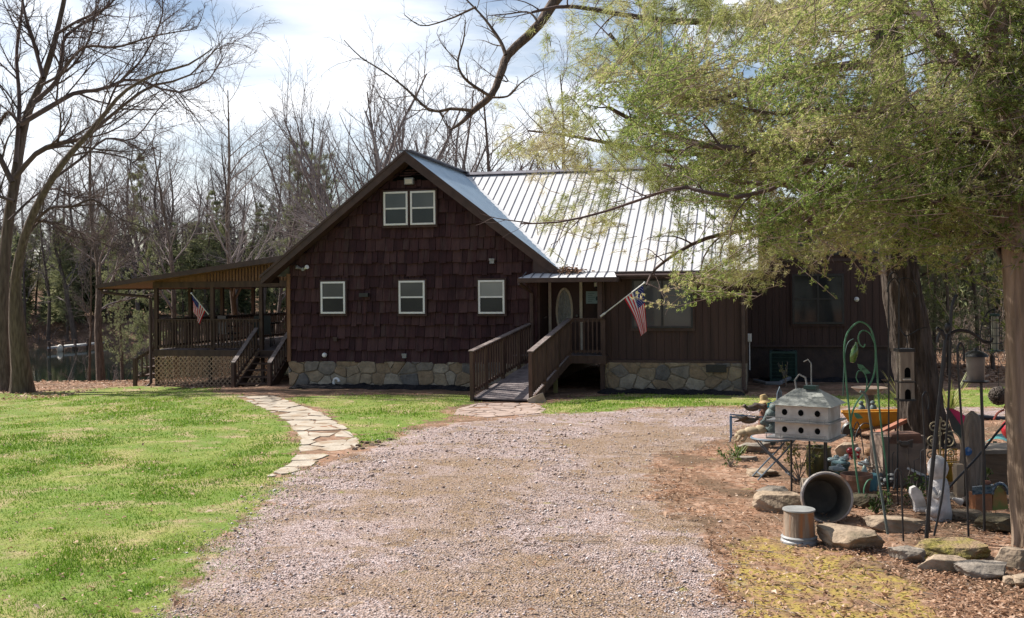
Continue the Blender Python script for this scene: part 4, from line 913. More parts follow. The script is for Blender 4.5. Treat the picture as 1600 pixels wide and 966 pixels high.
plant(('c',0), 1482, 31, 180, 'dark green hemlock just behind the pine trunk on its right', None, .62)
# ---------------- undergrowth (twiggy, uncountable)
rs = np.random.default_rng(77)
def brush(regs, name, label, m, hgt=(.5,1.8)):
    Ps = []
    for (u0,u1,d0,d1,n) in regs:
        for _ in range(n):
            u, d = rs.uniform(u0,u1), rs.uniform(d0,d1); p = at(u, 452, d); Ps.append((p.x,p.y,ghf(p.x,p.y)-.05))
    P0 = np.array(Ps); N = len(P0); D = np.stack([rs.normal(0,.3,N),rs.normal(0,.3,N),np.ones(N)],-1); L = rs.uniform(*hgt,N)
    P = run(P0,D,L,6,.02,.1,rs); R = taper(np.full(N,.014),6,.3); out = [(P,R,3)]+levels(P,R,L,[dict(k=6,t0=.15,ang=(25,60),lr=(.35,.6),rr=.6,n=4,up=.03,jit=.12,rmin=.006),dict(k=3,t0=.2,ang=(25,60),lr=(.4,.6),rr=.6,n=3,up=.0,jit=.12,rmin=.005)],rs)
    V,F = merge([tubes(*x) for x in out]); struct(tag(npmesh(name,V,F,m), label, 'brush'), 'stuff')
brush([(1385,1900,33,60,1150),(520,1180,45,70,260)], 'undergrowth', 'tangle of tan winter brush between the tree trunks behind the house', m_twig2, (.8,2.6))
brush([(-250,1200,96,150,900)], 'far_wood', 'grey mass of bare saplings covering the hillside beyond the lake', m_twigf, (3,6.5))
def far_evergreens(n, u0=-330, u1=620, d0=80, d1=128, hs=(3.,7.5), lab='grey green mass of evergreens on the far lake bank'):
    c, sz = [], []
    for _ in range(n):
        u = rs.uniform(u0,u1); d = rs.uniform(d0,d1) if rs.uniform() < .75 else rs.uniform(d0,d0+7); p = at(u,452,d); c.append((p.x,p.y,ghf(p.x,p.y))); sz.append(rs.uniform(*hs))
    c, sz = np.array(c), np.array(sz); K = 210; t = rs.uniform(0,1,(n,K))**1.1; r_ = (1.05-t)*.27*sz[:,None]*np.sqrt(rs.uniform(.1,1,(n,K)))*rs.uniform(.6,1.25,(n,1)); a = rs.uniform(0,6.28,(n,K))
    P = np.stack([c[:,:1]+r_*np.cos(a), c[:,1:2]+r_*np.sin(a), c[:,2:]+.4+t*sz[:,None]],-1).reshape(-1,3); D = np.stack([np.cos(a),np.sin(a),-.2+0*a],-1).reshape(-1,3)
    fo = blades(P, D, 7, .62, .16, .7, .0, rs, np.clip(np.repeat(rs.normal(.5,.18,n),K)+rs.normal(0,.1,n*K),0,1), .15)
    struct(tag(npmesh('far_evergreens', fo[0], fo[1], m_fol_f, tint=fo[2]), lab, 'wood'), 'stuff')
far_evergreens(95)
far_evergreens(70, 1360, 2100, 42, 80, (3.,7.), 'olive mass of evergreens deep in the right woods')
brush([(-200,520,79,84,260),(60,230,36,42,10)], 'undergrowth', 'low grey brush along the lake banks', m_twigf, (.6,2.2))
# ---------------- the big bare tree at the left edge
def pxl(pts, d0, d1=None):
    d1 = d0 if d1 is None else d1; n = len(pts); return [tuple(at(u, v, d0+(d1-d0)*i/(n-1))) for i, (u, v) in enumerate(pts)]
def limbs(specs, d0, n=16, sides=7):
    P, R = [], []
    for pts, ra, rb, dd in specs:
        p, r_ = smoothline(pxl(pts, d0, d0+dd), np.linspace(ra, rb, len(pts)), n); P.append(p); R.append(r_)
    return np.array(P), np.array(R)
D1 = 33.; bt = thing('bare_tree', 'huge bare double trunked tree with arching limbs at the left edge of the lawn', 'tree', tuple(gnd(22,596,-.3)))
tr1, rr1 = smoothline(pxl([(6,602),(5,560),(3,500),(6,420),(14,340),(28,262),(36,215),(48,165),(74,108),(96,40),(118,-60),(130,-170)],D1,D1+1), [.30,.21,.18,.175,.17,.16,.145,.13,.105,.085,.065,.04], 30)
tr2, rr2 = smoothline(pxl([(32,600),(30,560),(26,500),(24,440),(30,395),(42,350),(62,305),(84,268),(110,232),(140,200),(170,165),(200,132),(250,105),(300,92),(338,68)],D1-.4,D1-3), [.40,.28,.25,.17,.14,.125,.115,.10,.09,.08,.065,.05,.04,.03,.015], 30)
V, F = merge([tubes(tr1[None],rr1[None],10), tubes(tr2[None],rr2[None],10)]); npmesh('trunk', V, F, m_bark, bt, smooth=True)
LS = [([(28,262),(62,225),(100,210),(137,202),(190,160),(240,125),(300,110),(352,60)],.13,.02,-2),
 ([(36,180),(90,150),(125,132),(165,128),(215,112),(280,135),(332,116),(356,76)],.12,.02,1.5),
 ([(60,145),(96,112),(104,75),(112,42),(165,8),(180,-10)],.11,.04,1),
 ([(100,105),(137,62),(190,62),(248,46),(315,36)],.08,.015,-2),
 ([(74,108),(62,60),(48,10),(40,-40)],.09,.04,1),
 ([(38,185),(18,160),(-5,190),(-40,200)],.08,.03,1),
 ([(22,270),(-10,200),(-40,130),(-60,60)],.13,.05,0),
 ([(28,240),(36,150),(33,70),(43,0),(46,-50)],.10,.04,2),
 ([(84,268),(130,236),(170,205),(215,205),(262,150),(310,120)],.07,.015,2),
 ([(45,345),(80,312),(115,310),(150,300),(190,330),(230,345)],.08,.015,-2),
 ([(40,360),(70,330),(110,355),(160,360),(210,330)],.06,.012,1),
 ([(16,330),(60,290),(90,282),(130,296),(180,292)],.06,.012,2),
 ([(110,232),(150,225),(200,235),(216,241),(250,200)],.05,.012,0),
 ([(50,330),(100,338),(150,362),(190,380)],.05,.012,-1),
 ([(96,40),(130,20),(175,0),(200,-30)],.07,.03,0),
 ([(170,165),(190,120),(230,80),(260,20),(262,-20)],.05,.02,-1),
 ([(25,300),(-20,280),(-60,230)],.08,.03,0),
 ([(70,120),(120,90),(150,40),(160,-20)],.06,.025,0)]
P, R = limbs(LS, D1); R = R*.75; rs = np.random.default_rng(101); Lp = np.linalg.norm(np.diff(P,axis=1),axis=-1).sum(1)
br = [(P,R,6)]+levels(P,R,Lp,[dict(k=18,t0=.15,ang=(18,48),lr=(.25,.48),rr=.5,n=9,up=.02,jit=.07,sides=4,rmin=.013),dict(k=9,t0=.15,ang=(20,50),lr=(.35,.55),rr=.55,n=6,up=.02,jit=.1,rmin=.008),dict(k=5,t0=.15,ang=(20,55),lr=(.4,.65),rr=.6,n=4,up=.02,jit=.12,rmin=.0055)],rs)
V, F = merge([tubes(*x) for x in br]); npmesh('branches', V, F, m_twig, bt)
# ---------------- white pine (its trunk stands in the flower bed)
PB = gnd(1440,706); pt = thing('pine_tree', 'large pine with a thick dark furrowed trunk standing in the cluttered flower bed', 'tree', tuple(PB))
dP = PB.x*FX+PB.y*FY
pp, prd = smoothline(pxl([(1442,716),(1440,690),(1433,640),(1424,560),(1412,480),(1402,400),(1398,300),(1394,150),(1390,0),(1388,-180),(1386,-420)],dP), [.50,.40,.35,.325,.305,.29,.28,.26,.24,.20,.15], 40)
ph = np.random.default_rng(4)
pp, prd = smoothline(pp, prd, 160); V, F = tubes(pp[None], prd[None], 96)
ang = np.tile(np.arange(96)*2*math.pi/96, 160); zz = V[:,2]; cen = np.repeat(pp, 96, 0); rad = V-cen
g_ = .05*np.sin(ang*9+3*np.sin(zz*2.1))+.05*(vnoise(ang*3.2, zz*1.7, 1.)-.5)*2+.04*(vnoise(ang*7, zz*4, 1.)-.5)*2+.10*(vnoise(ang*14, zz*5, 1.)-.5)+np.maximum(0,.35-zz)*.25*np.sin(ang*5)
npmesh('trunk', cen+rad*(1+g_[:,None]), F, m_bark2, pt, smooth=True)
CB = gnd(1592,868); ct = thing('cedar_tree', 'red cedar with a smooth tan trunk at the right edge of the yard', 'tree', tuple(CB)); dC = CB.x*FX+CB.y*FY
cp_, crd = smoothline(pxl([(1608,882),(1606,850),(1600,780),(1595,690),(1598,600),(1594,500),(1591,420),(1587,350),(1580,250),(1568,120),(1556,0),(1545,-150),(1535,-300)],dC), [.23,.185,.17,.145,.165,.15,.15,.14,.125,.12,.11,.10,.06], 40)
cp_, crd = smoothline(cp_, crd, 200); V, F = tubes(cp_[None], crd[None], 72); ang = np.tile(np.arange(72)*2*math.pi/72, 200); cen = np.repeat(cp_, 72, 0); rad = V-cen
g_ = .08*np.sin(ang*5+1.5*V[:,2])+.14*(vnoise(ang*2.5, V[:,2]*1.5, 1.)-.5)+.09*(vnoise(ang*9, V[:,2]*1.8, 1.)-.5)+.05*(vnoise(ang*20, V[:,2]*6, 1.)-.5)+.22*np.maximum(0,vnoise(ang*1.6+3, V[:,2]*4.5, 1.)-.80)*3
npmesh('trunk', cen+rad*(1+g_[:,None]), F, m_bark3, ct, smooth=True)
CL = [([(1580,350),(1500,318),(1420,300),(1330,262),(1240,258),(1180,243),(1120,235),(1080,228),(1046,209)],.075,.02,1.5),
 ([(1578,300),(1480,290),(1380,300),(1290,305),(1240,298),(1150,290),(1100,275),(1040,262)],.06,.015,2.5),
 ([(1575,240),(1450,230),(1330,245),(1185,312),(1100,305),(1060,298),(960,330),(880,348),(815,350)],.034,.008,1.),
 ([(1566,388),(1527,380),(1475,380),(1420,372)],.05,.02,1.5),([(1568,340),(1530,310),(1490,315),(1460,330)],.05,.02,-.5),
 ([(1582,330),(1640,290),(1700,240)],.05,.02,.5),([(1572,420),(1540,392),(1500,430)],.035,.012,1),
 ([(1565,150),(1500,90),(1450,42),(1412,20),(1340,-20)],.07,.03,1),([(1560,100),(1490,110),(1440,66),(1400,50)],.05,.02,2),
 ([(1575,260),(1500,200),(1420,190),(1330,180),(1270,181),(1200,184),(1120,160)],.06,.015,1)]
PLm = [([(1395,120),(1350,112),(1275,122),(1200,137),(1100,170),(1045,150),(1005,115),(960,55)],.10,.025,-1.5),
 ([(1396,200),(1300,225),(1200,250),(1125,237),(1062,220),(1000,195),(955,170)],.09,.025,-2.5),
 ([(1392,30),(1300,10),(1180,30),(1090,40),(1000,30),(900,12),(840,20)],.09,.02,-2),
 ([(1400,330),(1300,345),(1200,360),(1100,380),(1030,420),(1010,450)],.06,.012,-3),([(1396,250),(1280,240),(1150,250),(1000,235),(900,215),(830,205)],.07,.015,-1),
 ([(1400,360),(1330,390),(1260,400),(1200,420)],.05,.012,-2),([(1390,-60),(1200,-90),(1050,-60),(950,-20)],.08,.03,-1),([(1402,300),(1450,250),(1520,230)],.06,.02,1)]
def crown(specs, d0, holder, seed, mb):
    P, R = limbs(specs, d0, 18); rs = np.random.default_rng(seed); Lp = np.linalg.norm(np.diff(P,axis=1),axis=-1).sum(1)
    br = [(P,R,7)]+levels(P,R,Lp,[dict(k=11,t0=.12,ang=(28,62),lr=(.12,.24),rr=.5,n=7,up=-.01,jit=.09,sides=4,rmin=.009,end=.35),dict(k=4,t0=.15,ang=(30,60),lr=(.35,.6),rr=.5,n=5,up=-.01,jit=.12,rmin=.004)],rs)
    V, F = merge([tubes(*x) for x in br]); npmesh('limbs', V, F, mb, holder, smooth=True)
crown(CL, dC, ct, 201, m_twig); crown(PLm, dP, pt, 202, m_twig)
# foliage density over the crowns: rows every 40 px of view height, columns every 40 px of width, from (780,0)
DEN = ["112455788888877898888",
       "011355788866455894566",
       "003788833886333785469",
       "000489994454556676888",
       "335689996377888999999",
       "666689999999999999999",
       "034447799999999999999",
       "002255788866899999989",
       "033444457554499998558",
       "001223356655689997655",
       "000001345674311223333",
       "000001331110000001222",
       "000000000000000000111",
       "000000000000000000000"]
KND = ["pppppppppppppccccpccc",
       "ppppppppppccccccccccc",
       "ppppppcccccccccpcpccc",
       "ppcccccccccccccpcpccc",
       "pppcccccccccccccccccc",
       "pppppcccpcccccccccccc",
       "pppppppcccccccccccccc",
       "pppppppcccccccccccccc",
       "pppppppcccccccccccccc",
       "pppppppppcccccccccccc",
       "ppppppcppppppcccccccc",
       "pppppccccppcccccccccc",
       "ccccccccccccccccccccc",
       "ccccccccccccccccccccc"]
rs = np.random.default_rng(303)
def sample_crown(want, per):
    C, Dr, den_ = [], [], []
    for j in range(-2, len(DEN)):
        for i in range(-1, len(DEN[0])+6):
            jj, ii = max(j,0), min(max(i,0), len(DEN[0])-1)
            if KND[jj][ii] != want: continue
            dn = int(DEN[jj][ii]); 
            if j < 0: dn = max(dn-1, 3) if i > 4 else 1
            if i < 0: dn = 0
            n = int(per*(dn/9)**1.5*(1 if j >= 0 else .3))
            u = 780+40*i+rs.uniform(-6,46,n); v = 40*j+rs.uniform(-6,46,n)
            C.append(np.stack([u,v],-1))
    uv = np.concatenate(C); lay = rs.integers(0, 4, len(uv))
    # boughs: each layer is a rippled sheet at its own depth
    u, v = uv[:,0], uv[:,1]
    # clumping: drop points in the gaps of a fine noise so that holes stay open
    keep = (vnoise(u, v, .035)*.6+vnoise(u+77+lay*50, v*1.6, .10)*.4+rs.uniform(-.05,.05,len(u))) > .475
    u, v, lay = u[keep], v[keep], lay[keep]
    base = (10.7 if want == 'c' else 14.2)+lay*(1.4 if want == 'c' else 1.3)
    d = base+1.3*(vnoise(u+lay*313, v*2.2, .016)-.5)+rs.normal(0,.12,len(u)); d = np.where(u < 1160, d+1.2*(want == 'c'), d)
    a = u-800; b = v-452; a0 = a*math.cos(RO)+b*math.sin(RO); b0 = -a*math.sin(RO)+b*math.cos(RO)
    return np.stack([(FX+RX*a0/FOC)*d, (FY+RY*a0/FOC)*d, EYE-b0/FOC*d], -1), u, v
for want, per, holder, trunk_p, mf in (('c', 54, ct, cp_, m_fol_c), ('p', 85, pt, pp, m_fol_p)):
    Q, u, v = sample_crown(want, per); N = len(Q)
    # each clump hangs on a short twig that points back to the trunk
    tz = trunk_p[np.clip(np.searchsorted(trunk_p[:,2], Q[:,2]), 0, len(trunk_p)-1)]; back = nrm(nrm(tz-Q)+rs.normal(0,.42,(N,3))+np.array([0,0,.10]))
    L = rs.uniform(.45,1.05,N) if want == 'c' else rs.uniform(.2,.5,N); Tw = run(Q, back, L, 4, .06, .12, rs); V, F = tubes(Tw, taper(np.full(len(Tw),.0028),4,2.2), 3)
    npmesh('twigs', V, F, m_twig2, holder)
    # sprays every few centimetres along the twig
    K = 17 if want == 'c' else 6; f = rs.uniform(0,1,(N,K))*2.99; i = f.astype(int); w_ = (f-i)[...,None]; rows = np.arange(N)[:,None]
    S = (Tw[rows,i]*(1-w_)+Tw[rows,i+1]*w_).reshape(-1,3)+rs.normal(0,.028 if want == 'c' else .03,(N*K,3)); Dq = np.repeat(-back, K, 0)*.8+rs.normal(0,.6,(N*K,3))-np.array([0,0,.15])
    big = vnoise(u, v, .02); ti = np.repeat(.12+.75*big+rs.normal(0,.1,N), K)
    if want == 'c': fo = blades(S, Dq, 9, .044, .0105, .6, -.05, rs, ti.clip(0,1), .16)
    else: fo = blades(S[::2], Dq[::2], 20, .12, .0065, .5, .22, rs, (ti+.05).clip(0,1)[::2], .12)
    npmesh('foliage', fo[0], fo[1], mf, holder, tint=fo[2])
# ---------------- the bare limb that reaches in from the upper right
OB = [([(1392,-330),(1250,-260),(1090,-190),(970,-100),(882,-5),(848,42),(802,84),(790,112),(774,148),(745,172),(726,190),(709,201)],.13,.035,-1.6)]
P, R = limbs(OB, dP, 30); R = np.interp(np.linspace(0,1,30),[0,.3,.5,.8,1],[.13,.10,.075,.052,.015])[None]
dO = dP-1.4
OS = [([(797,86),(790,66),(775,42),(758,20),(735,-4)],.035,.012,.3),([(752,10),(730,20),(710,28),(668,38),(640,20)],.02,.007,.3),([(772,150),(745,132),(730,118),(722,95),(732,60),(735,30)],.03,.008,-.4),
 ([(744,172),(712,168),(680,172),(655,150),(632,128),(600,104),(570,85),(545,58)],.03,.007,.6),([(774,152),(800,150),(820,130),(850,112)],.02,.006,-.4),([(790,112),(800,128),(780,120),(760,105),(745,90)],.012,.004,.1),
 ([(712,200),(700,190),(690,172),(660,160),(640,130)],.012,.005,.1),([(850,40),(835,20),(800,22),(770,24)],.02,.006,.3),([(722,95),(700,70),(690,50)],.012,.004,.2)]
P2, R2 = limbs(OS, dO, 14); rs = np.random.default_rng(9); Lp = np.linalg.norm(np.diff(P2,axis=1),axis=-1).sum(1)
br = levels(P2,R2,Lp,[dict(k=9,t0=.15,ang=(25,60),lr=(.25,.5),rr=.5,n=7,up=.01,jit=.13,rmin=.005),dict(k=4,t0=.2,ang=(25,60),lr=(.35,.6),rr=.6,n=4,up=0,jit=.14,rmin=.0035)],rs)
V, F = merge([tubes(P,R,9),tubes(P2,R2,5)]+[tubes(*x) for x in br]); npmesh('dead_limb', V, F, m_bark, pt, smooth=True)
# ================================================================ ground scatter
rs = np.random.default_rng(404)
def polar(n, d0, d1, u0=-60, u1=1660, pw=1.):
    """points on the yard, denser close by"""
    t = rs.uniform(0,1,n); d = d0*(d1/d0)**t if pw == 1. else (d0**(1-pw)+t*(d1**(1-pw)-d0**(1-pw)))**(1/(1-pw))
    a = (rs.uniform(u0,u1,n)-800)/FOC; return (FX+RX*a)*d, (FY+RY*a)*d, d
def zone(x, y, poly): return inpoly(x+.5*(vnoise(x,y,.9)-.5)+.22*(vnoise(x+50,y,3.1)-.5), y+.5*(vnoise(x,y+90,.9)-.5)+.22*(vnoise(x,y+33,3.3)-.5), poly)
def nearground(x, y): return gh(x, y)
m_grass = mat('grass_blades', (.1,.1,.1), rough=.6, spec=.25, tint=[(.075,.16,.012),(.14,.26,.02),(.22,.33,.035),(.37,.38,.11),(.52,.46,.23)], trans=.35)
x, y, d = polar(560000, 7.2, 31, -160, 1700, 1.35)
jx, jy = x+rs.normal(0,.28,len(x)), y+rs.normal(0,.28,len(x)); k = (zone(jx,jy,LAWN)|zone(jx,jy,MIDG)|zone(jx,jy,STRIP)) & ~inpoly(x,y,PATHP) & ~inpoly(x,y,PADP)
patch = vnoise(x,y,.55)*.6+vnoise(x+40,y,1.7)*.4
k &= rs.uniform(0,1,len(x)) < np.clip(1.35-patch*1.25,.12,1)
x, y, d, patch = x[k], y[k], d[k], patch[k]; N = len(x); z = gh(x,y); P = np.stack([x,y,z-.005],-1)
dry = sstep((vnoise(x+70,y,.75)*.55+vnoise(x+11,y,2.4)*.45-.53)*7); ti = np.clip(.10+.36*dry+.40*(patch-.2)+rs.normal(0,.13,N)+(rs.uniform(0,1,N) < .10)*.5+.25*sstep((d-19)/8), 0, 1)
h = rs.uniform(.014,.042,N)*(1+.5*(patch < .45))*(1-.35*(dry > .5)); w_ = .0045*np.clip(d/9,1,3.2); az = rs.uniform(0,2*math.pi,N); ln = rs.normal(0,.45,(N,2))
s = np.stack([np.cos(az),np.sin(az),0*az],-1)*w_[:,None]; top = P+np.stack([ln[:,0]*h,ln[:,1]*h,h],-1)
V = np.stack([P-s,P+s,top],1).reshape(-1,3); F = np.arange(3*N).reshape(-1,3)
struct(tag(npmesh('grass', V, F, m_grass, tint=np.repeat(ti,3)), 'short green and straw coloured grass of the lawn', 'grass'), 'stuff')
# gravel
m_gravel = mat('gravel_stones', (.1,.1,.1), rough=.9, spec=.2, tint=[(.13,.085,.07),(.27,.195,.17),(.41,.325,.295),(.58,.50,.49),(.74,.69,.68)])
x, y, d = polar(120000, 7.4, 26, -60, 1500, 1.6); k = zone(x+rs.normal(0,.25,len(x)),y+rs.normal(0,.25,len(x)),DRIVE) & (rs.uniform(0,1,len(x)) < (1.1-.85*sstep((vnoise(x,y,1.)*.6+vnoise(x,y+9,2.3)*.4-.5)*6))*np.where(zone(x,y,SOIL)|zone(x,y,SOIL2)|zone(x,y,SOIL3),.35,1)); x, y, d = x[k], y[k], d[k]; N = len(x)
oc = np.array([[1,0,0],[0,1,0],[-1,0,0],[0,-1,0],[0,0,1],[0,0,-.6]],dtype=float); of = np.array([[0,1,4],[1,2,4],[2,3,4],[3,0,4],[1,0,5],[2,1,5],[3,2,5],[0,3,5]])
sz = rs.uniform(.004,.013,N)*np.where(rs.uniform(0,1,N) < .05,2.1,1)*np.clip(d/11,1,1.6); Vv = oc[None]*rs.uniform(.55,1.25,(N,6,1))*sz[:,None,None]*np.array([1,1,.6])
az = rs.uniform(0,6.28,N); c_, s_ = np.cos(az)[:,None], np.sin(az)[:,None]; X = Vv[...,0]*c_-Vv[...,1]*s_; Y = Vv[...,0]*s_+Vv[...,1]*c_
V = np.stack([X+x[:,None],Y+y[:,None],Vv[...,2]+gh(x,y)[:,None]+sz[:,None]*.35],-1).reshape(-1,3); F = (of[None]+6*np.arange(N)[:,None,None]).reshape(-1,3)
struct(tag(npmesh('gravel', V, F, m_gravel, tint=np.repeat(np.clip(rs.normal(.52,.22,N),0,1),6)), 'pinkish grey crushed stone covering the driveway', 'gravel'), 'stuff')
# fallen leaves
m_leaf = mat('fallen_leaf', (.1,.1,.1), rough=.75, spec=.25, tint=[(.10,.05,.03),(.22,.12,.07),(.36,.21,.13),(.48,.32,.22),(.60,.46,.36)], trans=.2)
def leaves(x, y, size, name, label, lift=.012, tb=.5):
    N = len(x); z = gh(x,y); az = rs.uniform(0,6.28,N); s = size*rs.uniform(.5,1.2,N)*np.where(rs.uniform(0,1,N) < .05, 1.9, 1)
    L = np.stack([np.cos(az),np.sin(az),rs.normal(0,.28,N)],-1)*s[:,None]; W_ = np.stack([-np.sin(az),np.cos(az),rs.normal(0,.4,N)],-1)*(s*.5)[:,None]; C = np.stack([x,y,z+lift+rs.uniform(0,.02,N)],-1)
    up = np.stack([0*x,0*x,s*rs.uniform(.1,.5,N)],-1)
    V = np.stack([C-L,C+W_+up,C+L,C-W_+up],1).reshape(-1,3); F = np.concatenate([np.array([[0,1,2],[0,2,3]])[None]+4*np.arange(N)[:,None,None]]).reshape(-1,3)
    return struct(tag(npmesh(name, V, F, m_leaf, tint=np.repeat(np.clip(rs.normal(tb,.2,N),0,1),4)), label, 'leaves'), 'stuff')
x, y, d = polar(70000, 7.6, 27, 900, 1900, 1.5); k = ~zone(x,y,DRIVE) & ~zone(x,y,LAWN) & ~zone(x,y,STRIP) & ~zone(x,y,MIDG) & (y < 24.3) & (rs.uniform(0,1,len(x)) < np.where(zone(x,y,MOSS), .38, .25+.75*sstep((vnoise(x,y,.8)*.6+vnoise(x,y+5,2.6)*.4-.32)*5))); x, y, d = x[k], y[k], d[k]
leaves(x, y, .021, 'leaf_litter', 'brown fallen leaves covering the ground of the garden bed')
x, y, d = polar(7000, 7.6, 27, -60, 1300, 1.4); k = (zone(x,y,LAWN) | zone(x,y,DRIVE) | zone(x,y,MIDG)) & (rs.uniform(0,1,len(x)) < .42); leaves(x[k], y[k], .024, 'scattered_leaves', 'single dry leaves scattered over lawn and driveway', .02, .62)
x, y, d = polar(9000, 27, 37, -80, 420, 1.); k = ((y > 27.5) & (x > -19.5) & (rs.uniform(0,1,len(x)) < .12)) | ((x < -19.5) & (y > 26) & (rs.uniform(0,1,len(x)) < .6)); leaves(x[k], y[k], .05, 'bank_leaves', 'pale leaf litter along the lake bank by the big tree', .02, .62)
x, y, d = polar(9000, 29, 60, 1380, 1900, 1.); leaves(x, y, .08, 'woods_leaves', 'leaf litter on the floor of the right woods', .02, .5)
# twigs on the ground
x, y, d = polar(900, 8, 22, 700, 1650, 1.4); k = ~zone(x,y,LAWN) & (rs.uniform(0,1,900) < .35); x, y = x[k], y[k]; N = len(x); P = run(np.stack([x,y,gh(x,y)+.012],-1), np.stack([rs.normal(0,1,N),rs.normal(0,1,N),0*x],-1), rs.uniform(.1,.5,N), 5, 0, .08, rs); P[...,2] = gh(P[...,0],P[...,1])+.014
V, F = tubes(P, taper(np.full(N,.005),5,.4), 4); struct(tag(npmesh('ground_twigs', V, F, m_twig2), 'small broken twigs lying on the ground', 'twigs'), 'stuff')
# dug soil lumps beside the path end
cl = MB(); r = random.Random(8)
for k in range(16):
    u = r.uniform(545,612); v = 692+ (u-580)*-.12+r.uniform(-5,5); p = gnd(u,v); p.z = ghf(p.x,p.y); cl.ell(p, (r.uniform(.03,.08),r.uniform(.03,.08),r.uniform(.02,.05)), 8, noise=.2, seed=k)
struct(tag(cl.build('soil_clods', mat('dark_soil',(.09,.06,.04),(.15,.10,.065),sc=20,bump=.8)), 'dark clods of turned soil at the corner of the grass and gravel', 'soil'), 'stuff')
# ================================================================ garden clutter
class At:
    """an upright working plane through a spot on the ground"""
    def __init__(s, u, v, z=0.): p = gnd(u, v, z); s.p0 = V3((p.x,p.y,ghf(p.x,p.y) if not z else z)); s.d = p.x*FX+p.y*FY; s.s = s.d/FOC
    def p(s, u, v, off=0.): return at(u, v, s.d+off)
    def l(s, pts, off=0.): return [s.p(*q, off) if len(q) == 2 else s.p(q[0], q[1], q[2]) for q in pts]
def arc(cu, cv, ru, rv, a0, a1, n=14): return [(cu+ru*math.cos(math.radians(a0+(a1-a0)*k/n)), cv-rv*math.sin(math.radians(a0+(a1-a0)*k/n))) for k in range(n+1)]
def smooth(pts, n=24):
    P, _ = smoothline([tuple(p) for p in pts], [1]*len(pts), n); return [V3(p) for p in P]
def rock(u, v, w_, h, dp, label, m, seed, rz=0., name='rock', zoff=0., flat=.0):
    A = At(u, v); c = A.p0+V3((0,0,h*.32+zoff)); r = random.Random(seed); b = MB()
    import bmesh
    bm = bmesh.new(); bmesh.ops.create_icosphere(bm, subdivisions=5, radius=1)
    pl = [(V3((r.gauss(0,1),r.gauss(0,1),r.gauss(0,.6))).normalized(), r.uniform(.52,.84)) for _ in range(20)]+[(V3((r.uniform(-.12,.12),r.uniform(-.12,.12),1)).normalized(), r.uniform(.38,.5)+flat*0)]
    R = Matrix.Rotation(rz,3,'Z'); ph = [r.uniform(0,6) for _ in range(4)]
    for vt in bm.verts:
        q = vt.co.copy()
        for n, k in pl:
            t = q.dot(n)
            if t > k: q -= n*(t-k)*1.0
        q *= 1+.035*math.sin(5*q.x+ph[0])*math.sin(6*q.y+ph[1])+.02*math.sin(13*q.z+9*q.x+ph[2])+.014*math.sin(23*q.y+17*q.x+ph[3])+.012*math.sin(31*q.z+19*q.y+ph[0])*math.sin(27*q.x+ph[1])
        vt.co = R @ V3((q.x*w_/2*1.3, q.y*dp/2*1.3, q.z*h*.72))+c
    me = bpy.data.meshes.new(name)
    for vt in bm.verts: vt.co -= c
    bm.to_mesh(me); bm.free(); me.materials.append(m); me.polygons.foreach_set('use_smooth', [True]*len(me.polygons)); me.set_sharp_from_angle(angle=math.radians(16))
    o = bpy.data.objects.new(name, me); COL.objects.link(o); o.location = c; return tag(o, label, 'rock')
m_rock = mat('tan_sandstone', (.37,.285,.205), (.23,.17,.125), sc=5, rough=.9, bump=.9, bsc=14, spec=.15, c3=(.20,.16,.11), sc3=3, dist=.03)
m_rockg = mat('grey_sandstone', (.28,.24,.20), (.17,.145,.12), sc=5, rough=.9, bump=.9, bsc=14, spec=.15, dist=.03)
m_rockm = mat('mossy_stone', (.22,.19,.05), (.27,.19,.12), sc=7, rough=.95, bump=1., bsc=30, spec=.1, dist=.03)
m_rockd = mat('dark_mossy_stone', (.10,.085,.055), (.06,.05,.038), sc=6, rough=.95, bump=.9, bsc=18, spec=.1)
for a in [(1218,806,.58,.30,.5,'broad tan boulder between the tipped pot and the table',m_rock,1,.3),
          (1316,862,.72,.26,.42,'long flat tan slab in front of the tipped pot',m_rock,2,-.5),
          (1388,836,.70,.20,.45,'flat tan slab at the foot of the green pole',m_rock,3,.1),
          (1198,778,.42,.12,.35,'low flat stone with a leafy edge left of the boulder',m_rockg,4,.2),
          (1186,748,.50,.12,.4,'flat pale stone under the round table',m_rock,5,.0),
          (1345,800,.60,.24,.4,'dark rounded stone behind the green trellis foot',m_rockd,6,.3),
          (1476,880,.80,.22,.5,'mossy green slab near the two tree trunks',m_rockm,7,.1),
          (1408,886,.34,.20,.3,'grey pointed stone at the left of the front stone row',m_rockg,8,.8),
          (1466,903,.46,.20,.3,'squarish tan stone second in the front stone row',m_rock,9,.1),
          (1530,912,.50,.20,.3,'wide flat greyish stone third in the front stone row',m_rockg,10,-.1),
          (1583,900,.42,.30,.3,'tall tan stone beside the cedar trunk base',m_rock,11,.2),
          (1598,928,.36,.16,.3,'tan stone in the bottom right corner of the row',m_rock,12,.1),
          (1572,925,.18,.12,.15,'small rounded tan stone between two larger ones',m_rock,13,.1),
          (1320,724,.42,.36,.3,'large smooth tan stone behind the red and white ball',m_rock,14,.1),
          (1490,792,.30,.14,.25,'pale stone at the foot of the driftwood stump',m_rockg,15,.4),
          (1500,822,.42,.14,.3,'flat stone beside the white statue base',m_rock,16,.2),
          (1560,842,.55,.24,.4,'dark mossy boulder under the mosaic birdhouse',m_rockd,17,.2),
          (1160,726,.35,.10,.3,'small flat stone beside the spiky plant',m_rockg,18,.2)]:
    rock(*a)
